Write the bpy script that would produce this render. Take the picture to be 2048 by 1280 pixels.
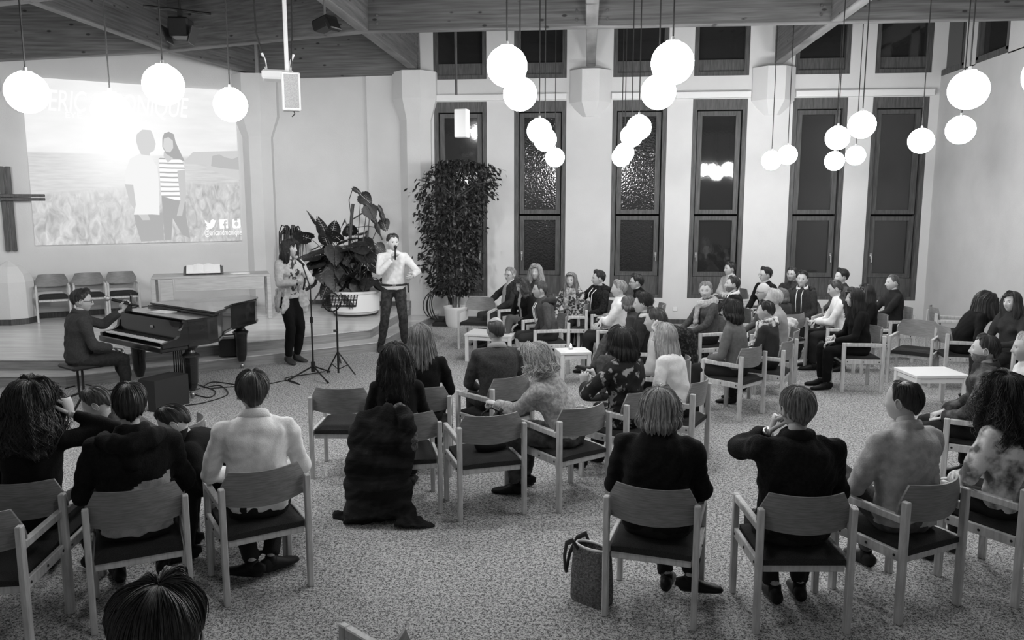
import bpy, math, random
import numpy as np
from mathutils import Vector, Matrix

for o in list(bpy.data.objects): bpy.data.objects.remove(o)
SC = bpy.context.scene
COL = SC.collection
R = math.radians

# ------------------------------------------------------------------ camera
CAM_H = 2.35
FPX = 1600.0
TILT = math.atan(234/1600)
YAW = math.atan(151/1600*math.cos(TILT))
cam = bpy.data.cameras.new('camera'); camo = bpy.data.objects.new('camera', cam); COL.objects.link(camo)
cam.sensor_width = 36; cam.lens = 36*FPX/2048; cam.clip_start = .05; cam.clip_end = 80
camo.location = (0, 0, CAM_H); camo.rotation_euler = (math.pi/2-TILT, 0, YAW)
SC.camera = camo
# ------------------------------------------------------------------ world, exposure
w = bpy.data.worlds.new('night'); SC.world = w; w.use_nodes = True
w.node_tree.nodes['Background'].inputs[0].default_value = (.02, .02, .02, 1)
w.node_tree.nodes['Background'].inputs[1].default_value = .15
SC.view_settings.view_transform = 'Standard'; SC.view_settings.look = 'None'
SC.view_settings.exposure = 0.0; SC.view_settings.gamma = 1.0; SC.view_settings.use_curve_mapping = False
LAMP_E = 56.0
SCREEN_E = 1.08

# ------------------------------------------------------------------ pixel rays
_M = camo.rotation_euler.to_matrix()
def ray(px, py):
    return _M @ Vector(((px-1024)/FPX, -(py-640)/FPX, -1))
def P(px, py, z=0.0):
    d = ray(px, py); t = (z-CAM_H)/d.z
    return Vector((d.x*t, d.y*t, z))
def PY(px, py, Y):
    d = ray(px, py); t = Y/d.y
    return Vector((d.x*t, Y, CAM_H+d.z*t))
def PL(px, py, p0, n):
    d = ray(px, py); c = Vector((0, 0, CAM_H)); t = (p0-c).dot(n)/d.dot(n)
    return c+d*t

# ------------------------------------------------------------------ materials
_mats = {}
def mat(name, v=.5, rough=.6, v2=None, scale=8, stretch=(1, 1, 1), bump=0, bscale=None, detail=3, emit=0, metal=0,
        spec=.4, coord='Object', contrast=(.35, .65), kind='noise', sheen=0, coat=0, distort=0):
    if name in _mats: return _mats[name]
    m = bpy.data.materials.new(name); m.use_nodes = True; nt = m.node_tree; N = nt.nodes; L = nt.links
    b = N['Principled BSDF']
    b.inputs['Base Color'].default_value = (v, v, v, 1); b.inputs['Roughness'].default_value = rough
    b.inputs['Metallic'].default_value = metal; b.inputs['Specular IOR Level'].default_value = spec
    b.inputs['Coat Weight'].default_value = coat
    if sheen: b.inputs['Sheen Weight'].default_value = sheen
    if emit:
        b.inputs['Emission Color'].default_value = (1, 1, 1, 1); b.inputs['Emission Strength'].default_value = emit
    if v2 is not None or bump:
        tc = N.new('ShaderNodeTexCoord'); mp = N.new('ShaderNodeMapping'); mp.inputs['Scale'].default_value = stretch
        L.new(tc.outputs[coord], mp.inputs[0])
        def tex(s):
            if kind == 'voronoi':
                t = N.new('ShaderNodeTexVoronoi'); t.inputs['Scale'].default_value = s; out = t.outputs['Distance']
            elif kind == 'wave':
                t = N.new('ShaderNodeTexWave'); t.inputs['Scale'].default_value = s; t.inputs['Distortion'].default_value = distort
                t.inputs['Detail'].default_value = detail; out = t.outputs['Fac']
            else:
                t = N.new('ShaderNodeTexNoise'); t.inputs['Scale'].default_value = s; t.inputs['Detail'].default_value = detail
                t.inputs['Distortion'].default_value = distort; out = t.outputs['Fac']
            L.new(mp.outputs[0], t.inputs['Vector']); return out
        if v2 is not None:
            o = tex(scale); cr = N.new('ShaderNodeValToRGB'); L.new(o, cr.inputs[0])
            cr.color_ramp.elements[0].position = contrast[0]; cr.color_ramp.elements[1].position = contrast[1]
            cr.color_ramp.elements[0].color = (v, v, v, 1); cr.color_ramp.elements[1].color = (v2, v2, v2, 1)
            L.new(cr.outputs[0], b.inputs['Base Color'])
        if bump:
            o = tex(bscale or scale); bp = N.new('ShaderNodeBump'); bp.inputs['Strength'].default_value = bump
            bp.inputs['Distance'].default_value = .02
            L.new(o, bp.inputs['Height']); L.new(bp.outputs[0], b.inputs['Normal'])
    _mats[name] = m; return m

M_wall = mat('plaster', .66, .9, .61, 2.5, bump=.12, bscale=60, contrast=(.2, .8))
M_wallR_shade = mat('plaster_vignette_shade', .50, .9, .44, 2.5, bump=.15, bscale=60, contrast=(.2, .8))  # same plaster on the right wall, vignette darkening put into its colour
M_wood = mat('glulam', .15, .6, .075, 3, (1, 6, 14), bump=.1, bscale=6, detail=6, contrast=(.3, .7))
M_woodX = mat('glulam_x', .17, .6, .07, 2.2, (.6, 3, 13), bump=.1, bscale=5, detail=8, contrast=(.3, .72))
M_woodY = mat('glulam_y', .17, .6, .07, 2.2, (3, .6, 13), bump=.1, bscale=5, detail=8, contrast=(.3, .72))
M_ceil = mat('ceiling_boards', .05, .8, .03, 3, (1, 8, 1))
M_frame = mat('window_wood', .095, .5, .05, 5, (8, 8, .8), bump=.1, detail=6)
M_chair = mat('beech_frame', .62, .42, .46, 6, (8, 8, 1.2), bump=.05, detail=5)
M_back = mat('plywood_back', .26, .36, .17, 6, (2, 3, 30), bump=.05, detail=5)
M_seat = mat('charcoal_wool', .018, .95, .035, 220, bump=.5, bscale=300)
M_black = mat('black_metal', .012, .4)
M_dark = mat('black_plastic', .02, .55)
M_steel = mat('steel', .55, .3, metal=1)
M_white = mat('white_lacquer', .75, .5)
M_parq = mat('parquet', .66, .22, .50, 1.6, (1, 14, 1), detail=5, spec=.5)
M_riser = mat('riser_wood', .32, .5, .22, 3, (1, 1, 14), detail=5)
M_piano = mat('piano_rosewood', .022, .22, .008, 2.5, (1, 1, 5), detail=5, coat=.35)
M_gold = mat('brass', .4, .35, metal=1)
M_key = mat('ivory_keys', .75, .3)
M_paper = mat('paper', .85, .8)
M_leaf = mat('dark_leaf', .022, .5, .009, 6, spec=.5)
M_leaf2 = mat('ficus_leaf', .03, .4, .01, 9, spec=.5)
M_stem = mat('stem', .06, .6)
M_bark = mat('bark', .12, .8, .06, 20)
M_soil = mat('soil', .03, 1, .015, 40)

def add_knots(m, sx, sy, sz):
    nt = m.node_tree; N = nt.nodes; L = nt.links; b = N['Principled BSDF']; src = b.inputs['Base Color'].links[0].from_socket
    tc = N.new('ShaderNodeTexCoord'); mp = N.new('ShaderNodeMapping'); mp.inputs['Scale'].default_value = (sx, sy, sz); L.new(tc.outputs['Object'], mp.inputs[0])
    v = N.new('ShaderNodeTexVoronoi'); v.inputs['Scale'].default_value = 1; v.voronoi_dimensions = '3D'; L.new(mp.outputs[0], v.inputs['Vector'])
    cr = N.new('ShaderNodeValToRGB'); cr.color_ramp.elements[0].position = .09; cr.color_ramp.elements[1].position = .15
    cr.color_ramp.elements[0].color = (.22, .22, .22, 1); cr.color_ramp.elements[1].color = (1, 1, 1, 1); L.new(v.outputs['Distance'], cr.inputs[0])
    mx = N.new('ShaderNodeMix'); mx.data_type = 'RGBA'; mx.blend_type = 'MULTIPLY'; mx.inputs[0].default_value = 1
    L.new(src, mx.inputs[6]); L.new(cr.outputs[0], mx.inputs[7]); L.new(mx.outputs[2], b.inputs['Base Color'])
add_knots(M_woodX, 3.2, .8, 6.5); add_knots(M_woodY, .8, 3.2, 6.5)
M_wall2 = None
def carpet():
    m = bpy.data.materials.new('speckled_carpet'); m.use_nodes = True; nt = m.node_tree; N = nt.nodes; L = nt.links
    b = N['Principled BSDF']; b.inputs['Roughness'].default_value = 1; b.inputs['Specular IOR Level'].default_value = .1
    tc = N.new('ShaderNodeTexCoord')
    n1 = N.new('ShaderNodeTexNoise'); n1.inputs['Scale'].default_value = 46; n1.inputs['Detail'].default_value = 4; n1.inputs['Roughness'].default_value = .75
    n2 = N.new('ShaderNodeTexVoronoi'); n2.inputs['Scale'].default_value = 120
    for n in (n1, n2): L.new(tc.outputs['Object'], n.inputs['Vector'])
    mx = N.new('ShaderNodeMix'); mx.data_type = 'FLOAT'; mx.inputs[0].default_value = .3
    L.new(n1.outputs['Fac'], mx.inputs[2]); L.new(n2.outputs['Distance'], mx.inputs[3])
    cr = N.new('ShaderNodeValToRGB'); cr.color_ramp.elements[0].position = .40; cr.color_ramp.elements[1].position = .58
    cr.color_ramp.elements[0].color = (.075, .075, .075, 1); cr.color_ramp.elements[1].color = (.56, .56, .56, 1)
    L.new(mx.outputs[0], cr.inputs[0]); L.new(cr.outputs[0], b.inputs['Base Color'])
    bp = N.new('ShaderNodeBump'); bp.inputs['Strength'].default_value = .5; bp.inputs['Distance'].default_value = .01
    L.new(mx.outputs[0], bp.inputs['Height']); L.new(bp.outputs[0], b.inputs['Normal'])
    return m
M_carpet = carpet()

def globe_mat():
    m = bpy.data.materials.new('opal_globe'); m.use_nodes = True; nt = m.node_tree
    b = nt.nodes['Principled BSDF']; b.inputs['Base Color'].default_value = (.9, .9, .9, 1)
    b.inputs['Emission Color'].default_value = (1, 1, 1, 1); b.inputs['Emission Strength'].default_value = LAMP_E
    return m
M_globe = globe_mat()

def glass_mat(name, pebble, rough=.06):
    m = bpy.data.materials.new(name); m.use_nodes = True; nt = m.node_tree; N = nt.nodes; L = nt.links
    b = N['Principled BSDF']; b.inputs['Base Color'].default_value = (.02, .02, .02, 1)
    b.inputs['Roughness'].default_value = rough; b.inputs['Specular IOR Level'].default_value = .9
    tc = N.new('ShaderNodeTexCoord')
    n = N.new('ShaderNodeTexNoise'); n.inputs['Scale'].default_value = 28; n.inputs['Detail'].default_value = 1
    L.new(tc.outputs['Object'], n.inputs['Vector'])
    bp = N.new('ShaderNodeBump'); bp.inputs['Strength'].default_value = pebble; bp.inputs['Distance'].default_value = .012
    L.new(n.outputs['Fac'], bp.inputs['Height']); L.new(bp.outputs[0], b.inputs['Normal'])
    return m
M_glass_peb = glass_mat('pebbled_night_glass', .30, .10)
M_glass = glass_mat('night_glass', .015, .05)

# ------------------------------------------------------------------ mesh helpers
class MB:
    def __init__(s): s.v = []; s.f = []; s.m = []; s.n = 0
    def add(s, v, f, mi=0):
        v = np.asarray(v, float).reshape(-1, 3)
        s.v.append(v); n = s.n; s.f += [tuple(i+n for i in q) for q in f]; s.m += [mi]*len(f) if np.isscalar(mi) else list(mi)
        s.n += len(v); return s
    def box(s, c, d, rot=None, mi=0, bev=0):
        hx, hy, hz = d[0]/2, d[1]/2, d[2]/2
        if bev:
            b = min(bev, hx*.9, hy*.9, hz*.9); vs = []
            for sx in (-1, 1):
                for sy in (-1, 1):
                    for sz in (-1, 1):
                        vs += [(sx*hx, sy*(hy-b), sz*(hz-b)), (sx*(hx-b), sy*hy, sz*(hz-b)), (sx*(hx-b), sy*(hy-b), sz*hz)]
            def i(sx, sy, sz, k): return ((sx*2+sy)*2+sz)*3+k
            F = []
            for a in (0, 1):
                F.append([i(a, 0, 0, 0), i(a, 1, 0, 0), i(a, 1, 1, 0), i(a, 0, 1, 0)][::(1 if a else -1)])
                F.append([i(0, a, 0, 1), i(1, a, 0, 1), i(1, a, 1, 1), i(0, a, 1, 1)][::(-1 if a else 1)])
                F.append([i(0, 0, a, 2), i(1, 0, a, 2), i(1, 1, a, 2), i(0, 1, a, 2)][::(1 if a else -1)])
                for b2 in (0, 1):
                    F.append([i(a, b2, 0, 0), i(a, b2, 1, 0), i(a, b2, 1, 1), i(a, b2, 0, 1)][::(1 if a == b2 else -1)])
                    F.append([i(a, 0, b2, 0), i(a, 1, b2, 0), i(a, 1, b2, 2), i(a, 0, b2, 2)][::(-1 if a == b2 else 1)])
                    F.append([i(0, a, b2, 1), i(1, a, b2, 1), i(1, a, b2, 2), i(0, a, b2, 2)][::(1 if a == b2 else -1)])
                    for c2 in (0, 1):
                        F.append([i(a, b2, c2, 0), i(a, b2, c2, 1), i(a, b2, c2, 2)][::(1 if (a+b2+c2) % 2 else -1)])
            v = np.array(vs)
        else:
            v = np.array([(x, y, z) for x in (-hx, hx) for y in (-hy, hy) for z in (-hz, hz)])
            F = [(0, 1, 3, 2), (4, 6, 7, 5), (0, 4, 5, 1), (2, 3, 7, 6), (0, 2, 6, 4), (1, 5, 7, 3)]
        if rot is not None: v = v @ np.array(rot.to_3x3()).T
        return s.add(v+np.array(c), F, mi)
    def beam(s, a, b, w, h, mi=0, up=(0, 0, 1), bev=0):
        a = Vector(a); b = Vector(b); d = b-a; L = d.length; d.normalize(); u = Vector(up)
        x = d.cross(u)
        if x.length < 1e-4: x = d.cross(Vector((0, 1, 0)))
        x.normalize(); z = x.cross(d)
        return s.box((a+b)/2, (w, L, h), Matrix((x, d, z)).transposed(), mi, bev)
    def tube(s, pts, rad, n=8, mi=0, cap=True, flat=1.0, side=None, twist=0):
        """rounded tube; flat scales the second axis; side fixes the first axis"""
        pts = [Vector(p) for p in pts]; k = len(pts)
        if np.isscalar(rad): rad = [rad]*k
        V = []; prev = None
        for i, p in enumerate(pts):
            t = (pts[min(i+1, k-1)]-pts[max(i-1, 0)])
            if t.length < 1e-9: t = Vector((0, 0, 1))
            t.normalize()
            ref = Vector(side) if side is not None else (prev if prev is not None else (Vector((1, 0, 0)) if abs(t.x) < .8 else Vector((0, 1, 0))))
            x = ref-t*ref.dot(t)
            if x.length < 1e-5: x = t.orthogonal()
            x.normalize(); y = t.cross(x); prev = x
            fl = flat if np.isscalar(flat) else flat[i]
            for j in range(n):
                a = 2*math.pi*j/n+twist
                V.append(p+x*(rad[i]*math.cos(a))+y*(rad[i]*fl*math.sin(a)))
        F = []
        for i in range(k-1):
            for j in range(n):
                F.append((i*n+j, i*n+(j+1) % n, (i+1)*n+(j+1) % n, (i+1)*n+j))
        if cap:
            F.append(tuple(range(n))[::-1]); F.append(tuple((k-1)*n+j for j in range(n)))
        return s.add([tuple(v) for v in V], F, mi)
    def capsule(s, a, b, ra, rb, n=12, mi=0, flat=1.0, side=None):
        a = Vector(a); b = Vector(b); d = b-a; L = max(d.length, 1e-6); d = d/L
        pts = []; rr = []
        for t in (85, 60, 30): pts.append(a-d*ra*math.sin(R(t))); rr.append(ra*math.cos(R(t)))
        pts.append(a); rr.append(ra); pts.append(b); rr.append(rb)
        for t in (30, 60, 85): pts.append(b+d*rb*math.sin(R(t))); rr.append(rb*math.cos(R(t)))
        return s.tube(pts, rr, n, mi, flat=flat, side=side)
    def ball(s, c, r, nu=16, nv=10, mi=0, rot=None):
        if np.isscalar(r): r = (r, r, r)
        V = [(0, 0, 1)]
        for i in range(1, nv):
            t = math.pi*i/nv
            for j in range(nu):
                p = 2*math.pi*j/nu; V.append((math.sin(t)*math.cos(p), math.sin(t)*math.sin(p), math.cos(t)))
        V.append((0, 0, -1)); F = []
        for j in range(nu): F.append((0, 1+j, 1+(j+1) % nu))
        for i in range(nv-2):
            for j in range(nu):
                a = 1+i*nu+j; b = 1+i*nu+(j+1) % nu; F.append((a, a+nu, b+nu, b))
        e = len(V)-1
        for j in range(nu): F.append((e, e-nu+(j+1) % nu, e-nu+j))
        v = np.array(V)*np.array(r)
        if rot is not None: v = v @ np.array(rot.to_3x3()).T
        return s.add(v+np.array(c), F, mi)
    def lathe(s, prof, c=(0, 0, 0), n=24, mi=0, rot=None):
        V = []; F = []
        for r_, z in prof:
            for j in range(n):
                a = 2*math.pi*j/n; V.append((max(r_, 1e-4)*math.cos(a), max(r_, 1e-4)*math.sin(a), z))
        for i in range(len(prof)-1):
            for j in range(n):
                F.append((i*n+j, i*n+(j+1) % n, (i+1)*n+(j+1) % n, (i+1)*n+j))
        F.append(tuple(range(n))[::-1]); F.append(tuple((len(prof)-1)*n+j for j in range(n)))
        v = np.array(V)
        if rot is not None: v = v @ np.array(rot.to_3x3()).T
        return s.add(v+np.array(c), F, mi)
    def prism(s, poly, z0, z1, mi=0):
        n = len(poly); a = sum(poly[i][0]*poly[(i+1) % n][1]-poly[(i+1) % n][0]*poly[i][1] for i in range(n))
        if a < 0: poly = poly[::-1]
        V = [(p[0], p[1], z0) for p in poly]+[(p[0], p[1], z1) for p in poly]
        F = [tuple(range(n))[::-1], tuple(range(n, 2*n))]+[(i, (i+1) % n, n+(i+1) % n, n+i) for i in range(n)]
        return s.add(V, F, mi)
    def obj(s, name, mats, parent=None, smooth=False, link=True, M=None, auto=None):
        me = bpy.data.meshes.new(name)
        v = np.concatenate(s.v) if s.v else np.zeros((0, 3))
        if M is not None: v = v @ np.array(M.to_3x3()).T+np.array(M.to_translation())
        me.from_pydata(v.tolist(), [], [tuple(int(i) for i in q) for q in s.f])
        if not isinstance(mats, (list, tuple)): mats = [mats]
        for m in mats: me.materials.append(m)
        if len(mats) > 1: me.polygons.foreach_set('material_index', s.m)
        if smooth:
            me.polygons.foreach_set('use_smooth', [True]*len(me.polygons))
            if auto: me.set_sharp_from_angle(angle=R(auto))
        me.update()
        o = bpy.data.objects.new(name, me)
        if link: COL.objects.link(o)
        if parent: o.parent = parent
        return o

def tag(o, label=None, cat=None, group=None, kind=None):
    if label: o['label'] = label
    if cat: o['category'] = cat
    if group: o['group'] = group
    if kind: o['kind'] = kind
    return o
def thing(name, label, cat, loc=(0, 0, 0), rz=0, group=None):
    o = bpy.data.objects.new(name, None); COL.objects.link(o); o.empty_display_size = .1
    o.location = loc; o.rotation_euler = (0, 0, rz); return tag(o, label, cat, group)
def struct(name, mb, m, parent=None, smooth=False, auto=None):
    o = mb.obj(name, m, parent, smooth, auto=auto)
    if not parent: o['kind'] = 'structure'
    return o
def copy_tree(o, parent=None):
    c = o.copy(); COL.objects.link(c); c.parent = parent
    for ch in [x for x in o.children]: copy_tree(ch, c)
    return c

# =================================================================== ROOM
YW = 15.8; XR = PY(1862, 420, 15.8).x; ZB = 4.86; ZC = 6.1; ZS = .30       # window wall, right wall, beam underside, ceiling, stage height
def W(px, py): return PY(px, py, YW)
fl = MB(); fl.box((-2, 7, -.05), (24, 20, .1)); struct('floor', fl, M_carpet)
# screen wall line (left), from column towards the viewer
SW0 = Vector((-6.30, YW+.1, 0)); SWd = Vector((-.81, -.59, 0)).normalized(); SWn = Vector((.59, -.81, 0)).normalized()
def SWp(px, py, off=0.0): return PL(px, py, SW0+SWn*off, SWn)
def wall_slab(a, b, z0, z1, th, nrm):
    a = Vector(a); b = Vector(b); m = MB(); d = b-a
    c = (a+b)/2+Vector((0, 0, (z0+z1)/2))-Vector(nrm)*th/2
    rot = Matrix((d.normalized(), Vector(nrm), Vector((0, 0, 1)))).transposed()
    m.box(c, (d.length, th, z1-z0), rot); return m
wl = wall_slab(SW0+SWd*6.5, SW0, 0, ZC, .2, SWn); struct('wall_left', wl, M_wall)
EL = SW0+SWd*6.5
sd = wall_slab((EL.x, -3, 0), (EL.x, EL.y, 0), 0, ZC, .2, (1, 0, 0)); struct('wall_side', sd, M_wall)
def RY(px): return PL(px, 110, Vector((XR, 0, 0)), Vector((1, 0, 0))).y
RW = (RY(1874), RY(1929), RY(1952), RY(2016))
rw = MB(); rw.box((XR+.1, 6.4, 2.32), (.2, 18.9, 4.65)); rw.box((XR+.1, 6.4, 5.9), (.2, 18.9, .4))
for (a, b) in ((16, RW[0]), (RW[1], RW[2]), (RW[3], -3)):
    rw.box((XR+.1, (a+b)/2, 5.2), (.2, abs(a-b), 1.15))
struct('wall_right', rw, M_wallR_shade)
bk = MB(); bk.box((-2, -3.1, 3), (24, .2, 6)); struct('wall_rear', bk, M_wall)
cl = MB(); cl.box((-2, 6.5, ZC+.05), (24, 20, .1)); struct('ceiling', cl, M_ceil)

# back wall with window openings
def wx(px): return W(px, 400).x
def wz(py): return W(1320, py).z
WIN = [(870, 974), (1028, 1131), (1222, 1330), (1380, 1488), (1577, 1685), (1734, 1845)]
wins = [(wx(a), wx(b)) for a, b in WIN]
zb, zt, cb, ct = wz(596), wz(199), wz(153), ZC-.15
bw = MB(); D = .34
x0 = -7.2
def bx(m, xa, xb, za, zb_, y0=YW, y1=YW+D): m.box(((xa+xb)/2, (y0+y1)/2, (za+zb_)/2), (xb-xa, y1-y0, zb_-za))
bx(bw, x0, wins[0][0], 0, ZC)
for i, (a, b) in enumerate(wins):
    nx = wins[i+1][0] if i < 5 else XR+.1
    bx(bw, b, nx, 0, ZC)
    bx(bw, a, b, 0, zb); bx(bw, a, b, zt, cb); bx(bw, a, b, ct, ZC)
bx(bw, wx(740), wx(818), 0, ZB, YW-.07, YW+.1)
struct('wall_back', bw, M_wall)
# night behind the glass
for i, (a, b) in enumerate(wins):
    gm = M_glass_peb if i in (1, 2) else M_glass
    f = MB(); fw = .085; y = YW+.10
    bx(f, a, a+fw, zb, zt, y-.09, y+.12); bx(f, b-fw, b, zb, zt, y-.09, y+.12)
    bx(f, a+fw, b-fw, zt-.20, zt, y-.09, y+.12); bx(f, a+fw, b-fw, zb, zb+.07, y-.09, y+.12)
    win = f.obj('window_%d' % (i+1), M_frame); win['kind'] = 'structure'
    zm = wz(430); z1 = wz(552)
    left_handle = i in (1, 3, 5)
    s = MB(); fa = a+fw+.02; fb = b-fw-.02
    for (za, zc) in ((z1, zm-.02), (zm+.02, zt-.22)):
        bx(s, fa, fa+.09, za, zc, y-.03, y+.06); bx(s, fb-.09, fb, za, zc, y-.03, y+.06)
        bx(s, fa+.09, fb-.09, za, za+.08, y-.03, y+.06); bx(s, fa+.09, fb-.09, zc-.08, zc, y-.03, y+.06)
    s.obj('sash', M_frame, win)
    q = MB(); bx(q, a+fw, b-fw, zb+.07, z1-.01, y-.02, y+.05); q.obj('sill_panel', M_frame, win)
    for (za, zc) in ((z1+.08, zm-.10), (zm+.10, zt-.30)):
        g = MB(); bx(g, fa+.09, fb-.09, za, zc, y+.02, y+.03); g.obj('pane', gm, win)
    hx = fa+.045 if left_handle else fb-.045
    h = MB(); hz = wz(510); h.box((hx, y-.04, hz), (.035, .015, .10)); h.tube([(hx, y-.04, hz), (hx, y-.09, hz), (hx, y-.095, hz-.12)], .012, 8)
    h.obj('window_handle', M_steel, win)
    # clerestory
    f = MB(); bx(f, a, a+fw, cb, ct, y-.08, y+.12); bx(f, b-fw, b, cb, ct, y-.08, y+.12); bx(f, a+fw, b-fw, cb, cb+.08, y-.08, y+.12)
    bx(f, a+fw, b-fw, ct-.08, ct, y-.08, y+.12)
    cw = f.obj('window_%d' % (i+7), M_frame); cw['kind'] = 'structure'
    q = MB(); bx(q, a+fw, b-fw, cb+.08, cb+.30, y-.03, y+.05); q.obj('sill_panel', M_frame, cw)
    g = MB(); bx(g, a+fw, b-fw, cb+.30, ct-.08, y+.02, y+.03); g.obj('pane', M_glass, cw)
# right-wall clerestory
for i, (ya, yb) in enumerate(((RW[1], RW[0]), (RW[3], RW[2]))):
    f = MB()
    f.box((XR+.06, (ya+yb)/2, 4.70), (.12, yb-ya, .10)); f.box((XR+.06, ya+.04, 5.2), (.12, .08, 1.0)); f.box((XR+.06, yb-.04, 5.2), (.12, .08, 1.0))
    f.box((XR+.06, (ya+yb)/2, 5.66), (.12, yb-ya, .08))
    cw = f.obj('window_%d' % (13+i), M_frame); cw['kind'] = 'structure'
    g = MB(); g.box((XR+.09, (ya+yb)/2, 5.2), (.02, yb-ya-.16, .94)); g.obj('pane', M_glass, cw)
# curtain rails under the lintel (white boxes)
for i, (a, b) in enumerate(((866, 1131), (1220, 1492), (1580, 1850))):
    m = MB(); bx(m, wx(a), wx(b), wz(198), wz(186), YW-.09, YW); struct('trim_%d' % (i+1), m, M_white)
# baseboards
m = MB(); bx(m, wx(872), XR, 0, .09, YW-.02, YW); struct('baseboard_back', m, M_frame)
m = MB(); bx(m, SW0.x, wx(828), ZS, ZS+.09, YW-.02, YW); struct('baseboard_stage', m, M_frame)
m = MB(); bx(m, wx(739), wx(818), ZS, ZS+.09, YW-.09, YW-.07); struct('baseboard_pier', m, M_frame)
m = MB(); m.box((XR-.01, 6.4, .045), (.02, 18.8, .09)); struct('baseboard_right', m, M_frame)
m = wall_slab(SW0+SWd*6.4+SWn*.02, SW0+SWn*.02, ZS, ZS+.10, .02, SWn); struct('baseboard_left', m, M_frame)

def capital(name, x):
    m = MB(); m.lathe([(.20, 3.98), (.42, 4.24), (.42, ZB-.02)], (0, 0, 0), 8, rot=Matrix.Rotation(R(22.5), 3, 'Z'))
    o = m.obj(name, M_wall); o.location = (x, YW+.12, 0); o['kind'] = 'structure'
# columns: shaft + flared octagonal capital, part of the wall
def column(name, c, rs, rc, z0, zcap, ztop, rot=0):
    m = MB(); pr = [(rs, z0), (rs, zcap-.12), (rc, zcap+.28), (rc, ztop)]
    m.lathe(pr, (0, 0, 0), 8, rot=Matrix.Rotation(R(22.5+rot), 3, 'Z')); 
    o = m.obj(name, M_wall); o.location = c; o['kind'] = 'structure'; return o
capital('trim_4', wx(1178))
capital('trim_5', wx(1536))
column('trim_6', (wx(835), YW+.02, 0), .33, .46, 0, 4.05, ZB-.02)
cp = SWp(517, 400)
column('trim_7', (cp.x+.05, cp.y, 0), .30, .46, ZS, 3.75, ZB-.05, 9)
cp2 = SWp(-52, 400)
column('trim_8', (cp2.x, cp2.y, 0), .26, .52, ZS, 3.95, ZB-.05, 9)
# peaked octagonal pedestal against the left wall
pp = SWp(24, 600, .40)
m = MB(); m.lathe([(.36, 0), (.36, .10)], n=8, rot=Matrix.Rotation(R(31), 3, 'Z'))
t = thing('pedestal', 'white octagonal plaster pedestal with peaked top standing against the left wall', 'pedestal', (pp.x, pp.y, ZS))
m.obj('base', M_frame, t)
m = MB(); m.lathe([(.345, .10), (.345, .72), (.30, .86), (.19, .98), (.02, 1.07)], n=8, rot=Matrix.Rotation(R(31), 3, 'Z')); m.obj('body', M_wall, t)

# beams
def beam_obj(name, a, b, w_, h, m_, parent=None):
    m = MB(); a = Vector(a); b = Vector(b); m.beam(a+Vector((0, 0, h/2)), b+Vector((0, 0, h/2)), w_, h, bev=.012)
    o = m.obj(name, m_, parent); return tag(o, kind='structure') if not parent else o
BW = .17; HB = ZC-ZB
YB = [12.15, 8.75, 5.2, 1.6]
n = 9
XJ = [-7.05, -3.42]
LY = [(13.35, 12.95), (9.95, 10.3), (6.4, 7.4), (2.6, 3.4)]
for k, yb in enumerate(YB):
    beam_obj('trim_%d' % n, (XJ[1]-.05, yb, ZB), (XR, yb, ZB), BW, HB, M_woodX); n += 1
    beam_obj('trim_%d' % n, (XJ[0], LY[k][0], ZB+.002), (XJ[1], yb+.03, ZB+.002), BW, HB, M_woodX); n += 1
    beam_obj('trim_%d' % n, (-11.3 if k else -10.0, LY[k][1]+.1, ZB-.16+.003), (XJ[0], LY[k][0], ZB-.0), BW, HB, M_woodX); n += 1
beam_obj('trim_%d' % n, (-6.4, YW-.12, ZB-.10), (wins[0][0]-.25, YW-.12, ZB-.06), BW, HB, M_woodX); n += 1
XB = [XJ[0], wx(832)+.05, wx(1178), wx(1538)]
for xb in XB:
    ys = [YW]+(YB if xb != XJ[0] else [q[0] for q in LY])
    if xb == XJ[0]: beam_obj('trim_%d' % n, (-6.55, YW-.2, ZB-.02), (xb, ys[1], ZB-.001), BW, HB, M_woodY); n += 1
    for k in range(1 if xb == XJ[0] else 0, 4):
        beam_obj('trim_%d' % n, (xb, ys[k]-(BW/2 if k else .3), ZB+.004), (xb, ys[k+1]+BW/2, ZB+.004), BW, HB-.01, M_woodY); n += 1
# pairs of bolt heads at the main crossings
for xb in XB[1:]:
    for dx in (-.22, .22):
        for dz in (.10, .22):
            m = MB(); m.lathe([(.022, 0), (.018, .02)], (0, 0, 0), 8, rot=Matrix.Rotation(R(90), 3, 'X'))
            o = m.obj('bolt', M_steel); o.location = (xb+dx, YB[0]-BW/2, ZB+dz); o['kind'] = 'structure'; o['label'] = 'steel bolt head in the roof beam'

# stage: two levels with wooden risers
def xy(px, py, z): p = P(px, py, z); return (p.x, p.y)
top = [xy(-260, 719, ZS), xy(140, 719, ZS), xy(740, 659, ZS), (xy(826, 612, ZS)[0], YW), (SW0.x, YW+.1), tuple((SW0+SWd*6.4)[:2])]
low = [xy(-300, 752, .15), xy(131, 752, .15), xy(753, 684, .15), (xy(872, 630, .15)[0], YW), (SW0.x, YW+.05), tuple((SW0+SWd*6.4)[:2])]
for nm, poly, za, zc in (('trim_40', low, 0, .135), ('trim_42', top, .135, .285)):
    m = MB(); m.prism(poly, za, zc); struct(nm, m, M_riser)
def grow(poly, d):
    out = list(poly)
    for i in (0, 1, 2, 3):
        cx, cy = -6, 14.5; x, y = poly[i]; L_ = math.hypot(x-cx, y-cy); k = d/L_
        out[i] = (x+(x-cx)*k, y+(y-cy)*k if i < 3 else y)
    return out
m = MB(); m.prism(grow(low, .012), .135, .15); struct('floor_step', m, M_parq)
m = MB(); m.prism(grow(top, .012), .285, ZS); struct('floor_stage', m, M_parq)
# dark upright end board of the stage at the wall
a = top[3]; m = MB(); m.box((a[0]-.04, YW-.25, ZS+.06), (.10, .5, .14)); struct('trim_43', m, M_riser)
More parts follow.
